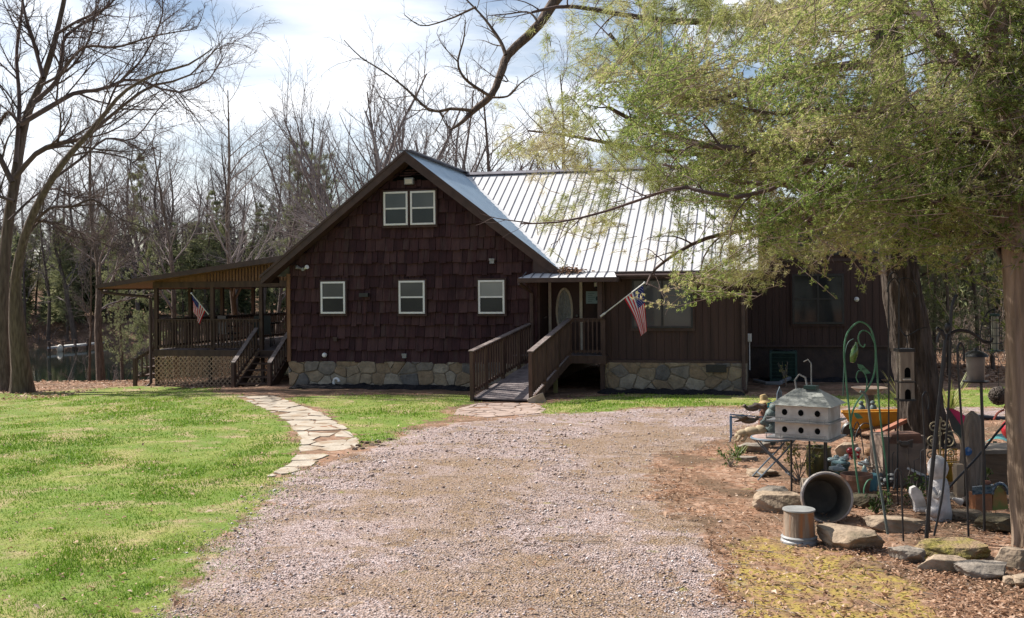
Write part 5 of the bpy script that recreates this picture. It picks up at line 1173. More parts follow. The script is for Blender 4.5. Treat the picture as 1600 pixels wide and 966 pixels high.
# ---------------- martin house
mh = thing('birdhouse', 'white two storey birdhouse with round holes and grey hipped roof on black legs', 'birdhouse', (.4,13.6,0))
m_bh = mat('birdhouse_cream', (.62,.56,.50), (.50,.44,.39), sc=9, rough=.7, bump=.1, c3=(.42,.35,.29), sc3=4); m_bhr = mat('birdhouse_grey_roof', (.34,.35,.33), (.25,.26,.245), sc=5, rough=.6, metal=.15)
C0 = at(1290,697,13.47); ya = math.radians(33); rv, fv = V3((RX,RY,0)), V3((FX,FY,0)); e1 = (rv*math.cos(ya)-fv*math.sin(ya)); e2 = (rv*math.sin(ya)+fv*math.cos(ya)); Zz = V3((0,0,1)); LW, LD = .70, .56
Q = lambda a, c, h: C0+e1*a+e2*c+Zz*h          # a: -LW..0 along the front, c: 0..LD back
def obox(b, a0, a1, c0, c1, h0, h1): 
    P = [Q(a0,c0,h0),Q(a1,c0,h0),Q(a1,c1,h0),Q(a0,c1,h0),Q(a0,c0,h1),Q(a1,c0,h1),Q(a1,c1,h1),Q(a0,c1,h1)]
    b.add(P, [(0,3,2,1),(4,5,6,7),(0,1,5,4),(1,2,6,5),(2,3,7,6),(3,0,4,7)])
b = MB(); obox(b,-LW,0,0,LD,.0,.20); obox(b,-LW+.005,-.005,.005,LD-.005,.22,.42); b.build('wall', m_bh, mh)
b = MB(); obox(b,-LW-.09,.06,-.1,LD+.05,-.018,.0); obox(b,-LW-.09,.06,-.1,LD+.05,.202,.22); b.build('ledge', m_grey, mh)
b = MB()
for h in (.05,.265):
    b.beam(Q(-LW-.1,-.1,h),Q(.0,-.1,h),.012,.012)
    for k in range(5): b.beam(Q(-LW-.08+k*.19,-.1,h-.05),Q(-LW-.08+k*.19,-.1,h),.008,.008)
b.build('perch_rail', m_grey, mh)
for k in range(3):
    for h in (.10,.325):
        b = MB(); c = Q(-LW+.13+k*.215,-.004,h); P = [c+e1*.035*math.cos(t)+Zz*.04*math.sin(t) for t in [2*math.pi*j/16 for j in range(16)]]; b.prism(P, e2*.006); b.build('entry_hole', m_dark, mh)
b = MB(); E0, E1, E2, E3 = Q(-LW-.06,-.07,.42), Q(.06,-.07,.42), Q(.06,LD+.07,.42), Q(-LW-.06,LD+.07,.42); Ra, Rb = Q(-LW+.20,LD/2,.62), Q(-.2,LD/2,.62)
b.add([E0,E1,E2,E3,Ra,Rb],[(0,1,5,4),(1,2,5),(2,3,4,5),(3,0,4),(0,3,2,1)]); b.build('roof', m_bhr, mh)
b = MB(); obox(b,-.38,-.22,.2,.34,.615,.66); b.build('roof_cap', m_green_ac, mh)
b = MB(); b.tube([Q(-.5,.28,.6),Q(-.52,.28,.72),Q(-.46,.28,.8),Q(-.38,.28,.76),Q(-.36,.28,.66)],.012,6); b.tube([Q(-.30,.28,.62),Q(-.30,.28,.95),Q(-.34,.28,1.0),Q(-.4,.28,.97)],.009,5); b.build('hanger', m_grey, mh, True)
for a_, c_ in ((-LW+.2,.04),(-LW+.36,.3),(-.04,.04),(-.2,.5)):
    b = MB(); p = Q(a_,c_,-.02); b.tube([p, (p.x,p.y,0.0)], .013, 6); b.build('leg', m_black, mh)
# ---------------- tipped pot and bucket
m_pot = mat('weathered_pot', (.36,.33,.31), (.24,.215,.20), sc=6, rough=.75, bump=.4, bsc=20, c3=(.30,.17,.09), sc3=5); m_poti = mat('dark_tan_pot_inside', (.17,.145,.11), (.075,.065,.055), sc=4, rough=.85, bump=.3)  # inside is a darker mottled tan than the outside
A = At(1285,824); pc_ = A.p(1286,787); ax = (-fv*.93-rv*.10+Zz*.16).normalized()   # the mouth looks at the viewer
M = ax.to_track_quat('Z','Y').to_matrix(); po = thing('plant_pot', 'large grey plant pot tipped on its side with its mouth facing out', 'pot', tuple(A.p0))
b = MB(); b.lathe([(.20,-.44),(.215,-.42),(.255,-.10),(.262,-.07),(.29,-.065),(.298,-.03),(.296,.0),(.285,.012),(.268,.012)], pc_, 40, M=M); b.build('body', m_pot, po, True)
b = MB(); b.lathe([(.268,.012),(.255,-.01),(.245,-.08),(.19,-.42),(.0,-.42)], pc_, 40, M=M); b.build('inside', m_poti, po, True)
A = At(1241,856); bk = thing('bucket', 'rusty grey wooden bucket standing upside down in front of the pot', 'bucket', tuple(A.p0)); c = A.p0
b = MB(); b.lathe([(.172,.05),(.165,.07),(.155,.33),(.16,.335),(.162,.35),(.155,.355),(.0,.352)], c, 28); b.build('body', mat('rusty_wood_side', (.26,.20,.15), (.17,.12,.085), sc=5, rough=.8, bump=.5, bsc=12, st=(4,4,.5), c3=(.30,.12,.04), sc3=3), bk, True)
b = MB(); b.lathe([(.19,.0),(.195,.02),(.188,.035),(.178,.04),(.174,.06),(.19,.065),(.168,.08)], c, 28); b.build('rim', m_grey, bk, True)
b = MB(); b.lathe([(0,.3555),(.15,.358),(.168,.357),(.17,.345),(.160,.335)], c, 28); b.build('top_plate', mat('dull_zinc', (.30,.30,.29), (.20,.20,.195), sc=6, rough=.6), bk, True)
# ---------------- round table
A = At(1204,755); tb = thing('bistro_table', 'small round folding table with a pinkish top and blue grey legs', 'table', tuple(A.p0)); zt = .57; c = V3((A.p0.x,A.p0.y,0)); m_bt = mat('blue_grey_iron', (.10,.15,.20), (.16,.18,.20), sc=12, rough=.6, metal=.2)
b = MB(); b.lathe([(0,zt),(.30,zt),(.305,zt+.012),(.29,zt+.018),(0,zt+.018)], c, 32); b.build('table_top', mat('faded_pink_top',(.44,.32,.28),(.33,.23,.20),sc=7,rough=.8), tb)
b = MB(); b.tube([(c.x+.31*math.cos(t),c.y+.31*math.sin(t),zt) for t in [2*math.pi*k/28 for k in range(28)]], .018, 6, close=True); b.build('edge_band', m_bt, tb, True)
for s in (-1, 1):
    for o_ in (-.16, .16):
        q0 = c+rv*(-.25*s)+fv*o_; q1 = c+rv*(.27*s)+fv*o_; b = MB(); b.tube(smooth([q0+Zz*(zt-.01), c+rv*(-.1*s)+fv*o_+Zz*.38, c+rv*(.08*s)+fv*o_+Zz*.2, q1+Zz*.0],12), .012, 6); b.build('leg', m_bt, tb, True)
b = MB(); b.tube([c+rv*.2+fv*.16+Zz*.06,c+rv*.2-fv*.16+Zz*.06],.009,5); b.tube([c-rv*.2+fv*.16+Zz*.06,c-rv*.2-fv*.16+Zz*.06],.009,5); b.build('cross_bar', m_bt, tb)
b = MB(); q = c+Zz*(zt+.058)-fv*.05; b.tube([q+rv*.02,q+rv*.15+Zz*.005,q+rv*.33],[.042,.045,.038],10); tag(b.build('log', m_bark), 'short grey log lying on the round table', 'log')
# ---------------- wire plant stand
A = At(1160,697); ws_ = thing('wire_stand', 'low blue wire plant stand left of the straw hatted figure', 'stand', tuple(A.p0)); m_bl = mat('blue_wire', (.08,.17,.32), (.13,.22,.33), sc=12, rough=.5)
b = MB()
for o_ in (0,.4): b.tube(A.l([(1137,654),(1196,660)],o_),.012,5); b.tube(A.l([(1137,659),(1196,665)],o_),.008,5)
for k in range(8): b.tube([A.p(1137+k*8.4,654+k*.86,0),A.p(1137+k*8.4,654+k*.86,.4)],.007,4)
b.build('shelf', m_bl, ws_)
for u, o_ in ((1137,0),(1196,0),(1139,.4),(1196,.4)): b = MB(); p = A.p(u, 656, o_); b.tube([p,(p.x,p.y,0)],.012,5); b.build('leg', m_bl, ws_)
# metal birds on the stand
m_brz = mat('dark_bronze', (.07,.055,.045), (.12,.095,.08), sc=12, rough=.5, metal=.3)
def bird(u, v, s, lab, flip=1, m=m_brz, A=A, off=-.05):
    c = A.p(u, v, off); t = thing('metal_bird', lab, 'ornament', tuple(c)); b = MB(); b.ell(c, (s*1.2,s*.5,s*.5), 12, rz=TH); b.ell(c+rv*flip*s*1.2+Zz*s*.35, s*.32, 10); b.tube([c+rv*flip*s*1.45+Zz*s*.35, c+rv*flip*s*1.8+Zz*s*.3],[s*.1,.002],6); b.build('body', m, t, True)
    for k in (-1, 1):
        b = MB(); b.prism([c+rv*s*.5*flip, c-rv*s*.6*flip, c-rv*s*2.3*flip+fv*k*s*.6+Zz*s*(.4 if k > 0 else -.2), c-rv*s*.6*flip+fv*k*s*1.1+Zz*s*.7],(0,0,.012)); b.build('wing', m, t)
    return t
bird(1166,664,.12,'dark metal bird with spread wings low on the wire stand'); bird(1172,645,.11,'brown metal bird with fanned wings above the other one',-1)
# lying cat statue
m_tan = mat('tan_resin', (.42,.33,.22), (.30,.23,.14), sc=8, rough=.7, bump=.2)
A = At(1168,704); cs = thing('cat_statue', 'tan statue of a crouching animal on a stone beside the table', 'statue', tuple(A.p0)); b = MB()
b.ell(A.p(1172,682),(.17,.10,.09),14,rz=TH,noise=.05); b.ell(A.p(1184,681),(.11,.10,.105),14,noise=.04); b.ell(A.p(1157,684),(.12,.075,.07),12,rz=TH); b.ell(A.p(1149,688),(.065,.05,.05),12)
for u, v in ((1147,683),(1152,682)): b.ell(A.p(u,v),(.016,.012,.025),8)
for u in (1152,1162): b.tube([A.p(u,688,-.05),A.p(u-4,695,-.08),A.p(u-9,696,-.08)],[.03,.025,.02],7)
b.tube(smooth([A.p(1190,686,-.03),A.p(1196,692,-.03),A.p(1188,696,-.08)],8),.018,7); b.build('body', m_tan, cs, True)
rock(1170,712,.62,.22,.35,'flat stone carrying the crouching animal statue',m_rockg,21,.1)
# frog-like green statue, hatted figure, flower, mirror back
m_vg = mat('verdigris', (.07,.10,.10), (.13,.16,.155), sc=10, rough=.6, bump=.4); A = At(1202,704)
fs = thing('frog_statue', 'dark green grey sitting garden statue behind the table', 'statue', tuple(A.p0)); b = MB()
b.ell(A.p(1202,684),(.12,.11,.22),14,noise=.06); b.ell(A.p(1201,658),(.11,.10,.13),14,noise=.05); b.ell(A.p(1205,645),(.075,.07,.07),12); b.tube([A.p(1195,655,-.08),A.p(1189,665,-.12),A.p(1196,674,-.12)],.03,7); b.tube([A.p(1197,690,-.1),A.p(1190,697,-.16),A.p(1189,702,-.2)],.045,7); b.ell(A.p(1191,668,-.1),(.09,.03,.05),8); b.build('body', m_vg, fs, True)
A = At(1190,690); hf = thing('garden_figure', 'small garden figure wearing a straw hat beside the wire stand', 'statue', tuple(A.p0))
b = MB(); b.lathe([(.10,0),(.11,.2),(.085,.42),(.06,.56),(.04,.6)], A.p0, 12); b.tube([A.p(1193,655),A.p(1184,651,-.05)],[.035,.02],7); b.build('body', mat('faded_brown_cloth',(.22,.10,.06),(.14,.07,.05),sc=9), hf, True)
b = MB(); b.ell(A.p(1189,640),(.062,.062,.085),12); b.ell(A.p(1184.5,641,-.02),(.014,.014,.014),6); b.build('head', mat('tan_skin',(.36,.21,.13)), hf, True)
b = MB(); b.ell(A.p(1188,649),(.07,.06,.07),10,noise=.15); b.build('beard', mat('grey_beard',(.20,.19,.21),(.12,.11,.12),sc=18,bump=.6), hf, True)
b = MB(); b.lathe([(.0,.12),(.05,.115),(.065,.08),(.07,.02),(.125,-.02),(.128,-.026),(.07,.0),(0,.0)], A.p(1191,634), 20, M=Matrix.Rotation(-.25,3,'Y')); b.build('hat', mat('straw',(.44,.33,.16),(.32,.22,.10),sc=18,bump=.4), hf, True)
b = MB(); c = A.p(1200,641,-.1)
for k in range(5): t = k*1.257; b.ell(c+rv*.04*math.cos(t)+Zz*.04*math.sin(t),(.026,.012,.026),8)
b.tube([c,(c.x,c.y,0)],.006,5); tag(b.build('metal_flower', mat('teal_enamel',(.03,.30,.36),rough=.4), None, True), 'teal flower stake beside the straw hat', 'ornament')
A = At(1214,700); b = MB(); b.tube(A.l([(1211,668),(1210.5,640),(1212,622),(1215,613),(1217.5,622),(1217.5,640),(1216,668)]),.018,7); p, q = A.p(1211,668), A.p(1216,668); b.tube([p,(p.x,p.y,0)],.016,6); b.tube([q,(q.x,q.y,0)],.016,6); b.prism(A.l([(1211.5,664),(1211.5,630),(1214.5,617),(1217,630),(1216.5,664)]),fv*.01); tag(b.build('folding_chair_back', m_bt, None, True), 'narrow blue grey folded chair standing behind the birdhouse', 'chair')
# ---------------- jar, small leafy plants
A = At(1274,754); b = MB(); b.lathe([(.0,.0),(.15,.0),(.175,.05),(.18,.30),(.165,.38),(.175,.42),(.178,.44),(.15,.44),(.14,.36),(0,.34)], A.p0, 24)
tag(b.build('glazed_jar', mat('mottled_green_glaze',(.12,.10,.03),(.045,.05,.03),sc=12,rough=.4,st=(1,1,.35),bump=.3), None, True), 'tall mottled olive green jar behind the birdhouse legs', 'jar')
m_leafg = mat('garden_leaf', (.1,.1,.1), rough=.5, spec=.4, tint=[(.03,.06,.015),(.09,.14,.03),(.22,.25,.06),(.38,.34,.12)], trans=.3)
def spiky(u, v, n, L, W_, label, seed, name='spiky_plant', el=(.2,1.2), droop=.35, off=0., tb=.45, z0=.0):
    rs = np.random.default_rng(seed); A = At(u, v); az = rs.uniform(0,2*math.pi,n); e = rs.uniform(el[0],el[1],n); D = np.stack([np.cos(az)*np.cos(e),np.sin(az)*np.cos(e),np.sin(e)],-1); Ls = L*rs.uniform(.7,1.1,n)
    P = np.zeros((n,6,3)); P[:,0] = np.array(A.p0)+rs.normal(0,.03,(n,3))*np.array([1,1,0])+np.array([0,0,z0])
    for k in range(1,6): D = nrm(D-np.array([0,0,droop*.08*k])); P[:,k] = P[:,k-1]+D*(Ls/5)[:,None]
    S = nrm(np.cross(D, np.array([0,0,1.]))); ww = np.array([.5,1,1,.8,.5,.05])*W_/2
    V = np.concatenate([P-S[:,None]*ww[None,:,None],P+S[:,None]*ww[None,:,None]],1).reshape(-1,3); base = np.arange(n)[:,None]*12; F = np.concatenate([np.stack([base+k,base+k+1,base+k+7,base+k+6],-1) for k in range(5)],1).reshape(-1,4)
    return tag(npmesh(name, V, F, m_leafg, tint=np.repeat(np.clip(rs.normal(tb,.2,n),0,1),12)), label, 'plant')
spiky(1150,720,26,.32,.03,'low spiky green plant at the left end of the flower bed',1)
spiky(1412,668,95,1.0,.022,'yucca with long pale green blades left of the pine trunk',2,'yucca',(.05,1.1),.2,tb=.7,z0=.1)
spiky(1480,664,80,1.0,.022,'yucca with long pale green blades right of the pine trunk',3,'yucca',(.05,1.1),.2,tb=.7,z0=.1)
spiky(1598,660,40,.8,.02,'clump of long blades behind the cedar trunk',6,'yucca',(.1,1.1),.2,tb=.7)
def shrub(u, v, h, w_, n, label, seed, tb=.6, bl=.05):
    rs = np.random.default_rng(seed); A = At(u, v); P0 = np.repeat(np.array([A.p0]), 9, 0); D = np.stack([rs.normal(0,w_,9),rs.normal(0,w_,9),np.full(9,1.)],-1); P = run(P0,D,np.full(9,h),6,0,.1,rs); t = thing('small_shrub', label, 'plant', tuple(A.p0)); V, F = tubes(P,taper(np.full(9,.008),6,.4),4); npmesh('stems',V,F,m_twig2,t)
    k = rs.integers(0,9,n); j = rs.integers(2,6,n); Q_ = P[k,j]+rs.normal(0,.03,(n,3)); fo = blades(Q_, rs.normal(0,1,(n,3))+np.array([0,0,.5]), 5, bl, bl*.45, .6, 0, rs, np.full(n,tb), .15, True); npmesh('leaves', fo[0], fo[1], m_leafg, t, tint=fo[2])
shrub(1243,758,.55,.25,60,'leggy shrub with small yellow green leaves between table and jar',4,.8)
shrub(1225,612,.7,.12,14,'thin yellowish seedling behind the birdhouse roof',5,.9)
shrub(1305,776,.25,.5,50,'low dark green plant behind the tipped pot',7,.25)
# ---------------- log step behind the pot
A = At(1290,778); b = MB(); b.tube(A.l([(1247,767),(1326,768)]),[.095,.1],12); tag(b.build('log', mat('pale_weathered_log',(.36,.29,.22),(.25,.20,.15),sc=7,bump=.6,bsc=20)), 'pale log lying behind the tipped pot', 'log')
# ---------------- green trellis with glass bottle
m_gr = mat('green_painted_wire', (.05,.17,.09), (.10,.22,.13), sc=12, rough=.45)
A = At(1340,797); tr = thing('garden_trellis', 'tall green looped wire trellis with curls and leaves', 'trellis', tuple(A.p0)); b = MB()
b.tube(smooth(A.l([(1339,797),(1334,760),(1329,715),(1324,660),(1319,600),(1317,560),(1322,532),(1336,516),(1346,514),(1358,523),(1365,545),(1366,572),(1363,595),(1356,612),(1348,624),(1336,638),(1328,655),(1324,680)]),60),.012,6); b.build('frame', m_gr, tr, True)
b = MB(); b.tube(smooth(A.l([(1366,550),(1368,590),(1370,640),(1374,690),(1379,740),(1382,790)],.05),30),.011,6); b.build('stake', m_gr, tr, True)
b = MB(); b.tube(smooth(A.l([(1364,545),(1358,532),(1347,527),(1340,535),(1341,547),(1347,553),(1350,548)],.0),26),.009,5); b.tube(smooth(A.l([(1349,624),(1352,606),(1347,592),(1339,590),(1335,600),(1338,608)]),22),.008,5); b.tube(smooth(A.l([(1345,796),(1344,775),(1350,762),(1357,760)]),14),.010,5); b.build('curl', m_gr, tr, True)
for (u,v) in ((1343,584),(1349,590),(1336,660)): b = MB(); b.prism(A.l([(u-5,v-5),(u+3,v-3),(u+9,v+4),(u,v+5),(u-4,v+1)]),fv*.012); b.build('leaf', m_gr, tr)
b = MB(); Mx = Matrix.Rotation(.22,3,'Y'); b.lathe([(0,-.13),(.03,-.125),(.045,-.06),(.045,.02),(.03,.07),(.018,.10),(.018,.13)], A.p(1333,561), 12, M=Mx); gb = b.build('hanging_bottle', mat('green_bottle',(.06,.13,.02),rough=.12,spec=.8), None, True); tag(gb, 'small green glass bottle hanging inside the green trellis', 'bottle')
b = MB(); b.lathe([(.02,.13),(.024,.135),(.024,.165),(.0,.17)], A.p(1333,561), 10, M=Mx); b.build('cap', m_white, gb, True) if 0 else None
A2 = At(1310,640); b = MB(); b.tube(smooth(A2.l([(1314,628),(1316,590),(1319,560),(1324,545),(1332,540)]),18),.012,5); tag(b.build('garden_stake', m_green_ac, None, True), 'thin dark stake leaning left of the green trellis', 'stake')
# ---------------- bird bath
A = At(1355,664); bb = thing('bird_bath', 'brown bird bath on a dark pedestal behind the green trellis', 'bird bath', tuple(A.p0)); c = A.p0; zb_ = A.p(1355,620).z
b = MB(); b.lathe([(.09,zb_-.10),(.2,zb_-.06),(.34,zb_+.03),(.36,zb_+.05),(.345,zb_+.055),(.2,zb_-.01),(0,zb_-.03)], (c.x,c.y,0), 28); b.build('bowl', mat('brown_ceramic',(.20,.14,.10),(.12,.09,.07),sc=8,rough=.5), bb, True)
b = MB(); b.lathe([(.18,.0),(.17,.05),(.09,.1),(.075,.3),(.10,zb_-.12),(.09,zb_-.09)], (c.x,c.y,0), 16); b.build('pedestal', m_brz, bb, True)
for u in (1343,1361): b = MB(); A_ = At(u,668); b.ell(A_.p(u,649),(.07,.06,.09),10); b.ell(A_.p(u-1,640),(.05,.045,.045),8); b.tube([A_.p(u,655),(A_.p0.x,A_.p0.y,0)],.04,8); tag(b.build('gnome_statue', m_vg, None, True), ('left' if u < 1350 else 'right')+' of two small dark figures at the foot of the bird bath', 'statue')
# ---------------- yellow wheelbarrow
A = At(1372,692); wb_ = thing('wheelbarrow', 'yellow wheelbarrow tray half hidden behind the pine trunk', 'wheelbarrow', tuple(A.p0)); m_y = mat('yellow_enamel',(.55,.27,.03),(.42,.20,.03),sc=7,rough=.5); b = MB()
T = A.l([(1312,655),(1426,655)]); n_ = 12; top, bot = [], []
for k in range(n_+1): t = k/n_; u = 1312+114*t; top.append(A.p(u,655,-.28)); bot.append(A.p(1330+80*t,681,-.16))
for k in range(n_+1): t = 1-k/n_; u = 1312+114*t; top.append(A.p(u,652,.28)); bot.append(A.p(1330+80*t,679,.16))
N_ = len(top); b.add(top+bot,[(k,(k+1)%N_,(k+1)%N_+N_,k+N_) for k in range(N_)]+[tuple(range(N_,2*N_))]); b.build('tray', m_y, wb_)
b = MB(); b.tube(top, .018, 6, close=True); b.build('rim', m_y, wb_, True)
for o_ in (-.2,.2): b = MB(); b.beam(A.p(1330,686,o_),A.p(1450,662,o_),.04,.04); b.build('handle', m_slat, wb_)
b = MB(); b.lathe([(.0,-.04),(.06,-.04),(.15,-.05),(.18,0),(.15,.05),(.06,.04),(0,.04)], A.p(1326,681)-Zz*.04, 20, M=Matrix.Rotation(math.pi/2,3,'X')); b.build('wheel', m_black, wb_, True)
for u in (1395,1405): b = MB(); p = A.p(u,680); b.tube([p,(p.x,p.y,0)],.015,6); b.build('leg', m_black, wb_)
A = At(1385,708); b = MB(); b.beam(A.p(1362,691),A.p(1424,662,.1),.14,.06); b.beam(A.p(1372,691),(A.p(1372,691).x,A.p(1372,691).y,0),.05,.05); tag(b.build('plank', mat('rusty_red_plank',(.32,.13,.08),(.20,.08,.05),sc=7)), 'rusty red plank leaning in front of the yellow wheelbarrow', 'plank')
# ---------------- shepherd hooks
def hook(pts, base, lab, r=.010, arms=(), m=m_black, n=40, name='shepherd_hook'):
    A = At(*base); t = thing(name, lab, 'garden hook', tuple(A.p0)); b = MB(); b.tube(smooth(A.l([base]+pts), n), r, 6); b.build('pole', m, t, True)
    for a in arms: b = MB(); b.tube(smooth(A.l(a), 26), r*.8, 6); b.build('arm', m, t, True)
    return A
hook([(1384,700),(1386,600),(1388,480),(1388,455),(1392,440),(1399,438),(1405,447),(1406,452)],(1383,778),'slim black hook pole left of the hanging wooden feeder')
A1 = hook([(1398,700),(1401,600),(1404,480),(1405,455)],(1396,781),'black double hook pole holding the wooden feeder',.011,[[(1405,456),(1398,446),(1389,455),(1386,468)],[(1405,455),(1409,447),(1420,447),(1431,456),(1435,470),(1430,476),(1427,470)],[(1403,520),(1412,536),(1424,533),(1436,526),(1447,524)],[(1403,520),(1408,531),(1414,537),(1416,548)]])
A3 = hook([(1447,780),(1458,690),(1469,600),(1475,550),(1478,535)],(1440,853),'thick black four armed hook pole leaning to the right',.022,[[(1478,540),(1488,532),(1503,530),(1520,536),(1534,547),(1545,549),(1549,542)],[(1476,545),(1466,528),(1462,525)],[(1482,545),(1484,520),(1486,498),(1490,482),(1495,474)],[(1476,545),(1470,530),(1464,540),(1463,548)]])
b = MB(); b.ell(A3.p(1479,524),(.03,.03,.055),10); tag(b.build('finial', m_black, None, True), 'black pine cone finial on top of the four armed pole', 'finial')
hook([(1467,780),(1474,700),(1480,620),(1484,540)],(1452,850),'second black pole crossing the thick one at its foot',.012)
hook([(1504,760),(1499,680),(1495,600),(1494,565),(1496,552),(1500,550),(1504,560),(1503,578)],(1506,852),'black crook pole between the stump and the grey canister feeder',.012)
hook([(1531,760),(1531,700),(1530,640),(1530,613)],(1531,845),'straight black pole under the grey canister feeder',.014)
hook([(1442,780),(1440,700),(1438,640),(1440,628),(1444,625),(1447,632),(1448,645),(1446,652)],(1446,842),'slim crook pole in front of the pine trunk',.009)
hook([(1372,790),(1362,720),(1355,660),(1352,636),(1347,625),(1341,622)],(1380,846),'grey green pole crossing the green trellis',.014,m=mat('grey_green_iron',(.10,.13,.12),rough=.5))
hook([(1403,800),(1403,770),(1402,752),(1398,744),(1393,750),(1392,768),(1390,775)],(1404,858),'short black crook in front of the white statue',.010)
hook([(1396,780),(1393,760)],(1397,800),'stub of a black stake beside the short crook',.008)
hook([(1520,730),(1560,683),(1602,640)],(1450,802),'black pole lying slantwise towards the cedar trunk',.014,name='slanted_pole')
hook([(1341,690),(1336,670),(1330,680),(1331,700)],(1345,722),'small black wire arch behind the red and white ball',.009)
# black bird ornament on a bent stake
A = At(1410,782); b = MB(); b.tube(smooth(A.l([(1412,782),(1413,760),(1417,745),(1413,730),(1414,712)]),18),.009,5); b.ell(A.p(1409,706),(.07,.03,.045),10,rz=TH); b.ell(A.p(1401,703),(.03,.025,.03),8); b.prism(A.l([(1414,701),(1422,699),(1421,712),(1414,710)]),fv*.02); tag(b.build('bird_stake', m_brz, None, True), 'dark bird silhouette on a bent stake in front of the stone planter', 'ornament')
# ---------------- feeders
A = A1; c = A.p(1416,598,.02); fd = thing('bird_feeder', 'tall weathered wooden bird feeder with two arched openings', 'bird feeder', tuple(A.p(1416,638))); m_fw_ = mat('weathered_pine',(.34,.28,.22),(.24,.19,.15),sc=7,st=(3,3,.4),bump=.4)
def ubox(b, A, u0, u1, v0, v1, dp, off=0.): 
    P = [A.p(u0,v1,off-dp/2),A.p(u1,v1,off-dp/2),A.p(u1,v0,off-dp/2),A.p(u0,v0,off-dp/2)]; b.prism(P, fv*dp)
b = MB(); ubox(b,A,1405,1426,562,636,.18); b.build('body', m_fw_, fd); b = MB(); ubox(b,A,1403,1428,557,562,.21); ubox(b,A,1403,1428,636,639,.22); ubox(b,A,1403.5,1427.5,608,610,.2); b.build('roof', m_black, fd)
for v in (592,626): b = MB(); P = A.l([(1411,v+10),(1420,v+10),(1420,v)]+arc(1415.5,v,4.5,6,0,180,8)[1:]+[(1411,v)],-.095); b.prism(P, fv*.006); b.build('opening', m_dark, fd)
for v in (604,): b = MB(); ubox(b,A,1410,1421,v,v+2,.05,-.11); b.build('perch', m_cream, fd)
b = MB(); b.tube(A.l([(1416,557),(1416,546)]),.005,4); b.build('hanger', m_black, fd)
A = At(1531,845); fd = thing('bird_feeder', 'grey canister bird feeder with a domed black lid', 'bird feeder', tuple(A.p(1522,612))); c = A.p(1522,588)
mm = A.s; b = MB(); b.lathe([(12*mm,-22*mm),(13*mm,-20*mm),(14*mm,16*mm),(14*mm,18*mm)], c, 22); b.build('canister', mat('smoky_canister',(.20,.18,.165),(.13,.12,.11),sc=6,rough=.3), fd, True)
b = MB(); b.lathe([(19*mm,17*mm),(18*mm,20*mm),(10*mm,25*mm),(3*mm,27*mm),(2.5*mm,30*mm),(0,31*mm)], c, 24); b.build('lid', m_black, fd, True); b = MB(); b.lathe([(0,-25*mm),(19*mm,-23*mm),(20*mm,-21*mm),(0,-22*mm)], c, 22); b.build('tray', m_black, fd, True)
A = At(1552,800); fd = thing('bird_feeder', 'tube bird feeder inside a tall wire cage near the cedar', 'bird feeder', tuple(A.p(1553,566))); mm = A.s; c = A.p(1553,535)
b = MB(); b.lathe([(5*mm,-26*mm),(5.5*mm,-24*mm),(5.5*mm,26*mm)], c, 14); b.build('tube', mat('cloudy_tube',(.32,.33,.27),rough=.3), fd, True)
b = MB()
for k in range(12): t = k*math.pi/6; b.tube([c+V3((10*mm*math.cos(t),10*mm*math.sin(t),-28*mm)),c+V3((10*mm*math.cos(t),10*mm*math.sin(t),24*mm)),c+V3((5*mm*math.cos(t),5*mm*math.sin(t),30*mm))],.004,4)
for h in (-28,-16,-4,8,20): b.tube([c+V3((10*mm*math.cos(t),10*mm*math.sin(t),h*mm)) for t in [k*math.pi/8 for k in range(16)]],.004,4,close=True)
b.build('cage', m_black, fd)
b = MB(); b.lathe([(8*mm,27*mm),(7*mm,30*mm),(0,31*mm)], c, 14); b.build('lid', m_green_ac, fd, True); b = MB(); b.lathe([(0,-29*mm),(14*mm,-28*mm),(14*mm,-27*mm),(0,-27*mm)], c, 18); b.build('tray', m_green_ac, fd, True)
b = MB(); b.tube(smooth(A.l([(1553,505),(1553,498),(1540,505),(1531,530),(1530,560),(1531,600),(1533,700),(1535,800)]),30),.009,5); tag(b.build('shepherd_hook', m_black, None, True), 'black hook pole curving over the caged feeder', 'garden hook')
rs = np.random.default_rng(8); A = At(1558,700); c = np.array(A.p(1557,633)); Pn = rs.normal(0,1,(260,3)); Pn = nrm(Pn)*.155; Dn = np.cross(Pn, rs.normal(0,1,(260,3))); L_ = np.full(260,.16); Pp = run(c+Pn, Dn, L_, 6, 0, .1, rs); Pp = c+nrm(Pp-c)*(.14+rs.uniform(0,.03,(260,6,1))); V, F = tubes(Pp, np.full((260,6),.006), 4); n0 = len(V)
tb_ = thing('twig_ball', 'round ball of woven brown twigs hanging left of the cedar trunk', 'ornament', tuple(c)); npmesh('woven_twigs', V, F, m_brz, tb_); b = MB(); b.ell(tuple(c), .135, 16); b.build('core', mat('dark_brown_core',(.035,.03,.02)), tb_, True); b = MB(); b.tube([tuple(c+np.array([0,0,.15])),tuple(c+np.array([0,0,.75]))],.005,4); b.build('hanger', m_black, tb_)  # core is a plain dark brown ball filling the twigs
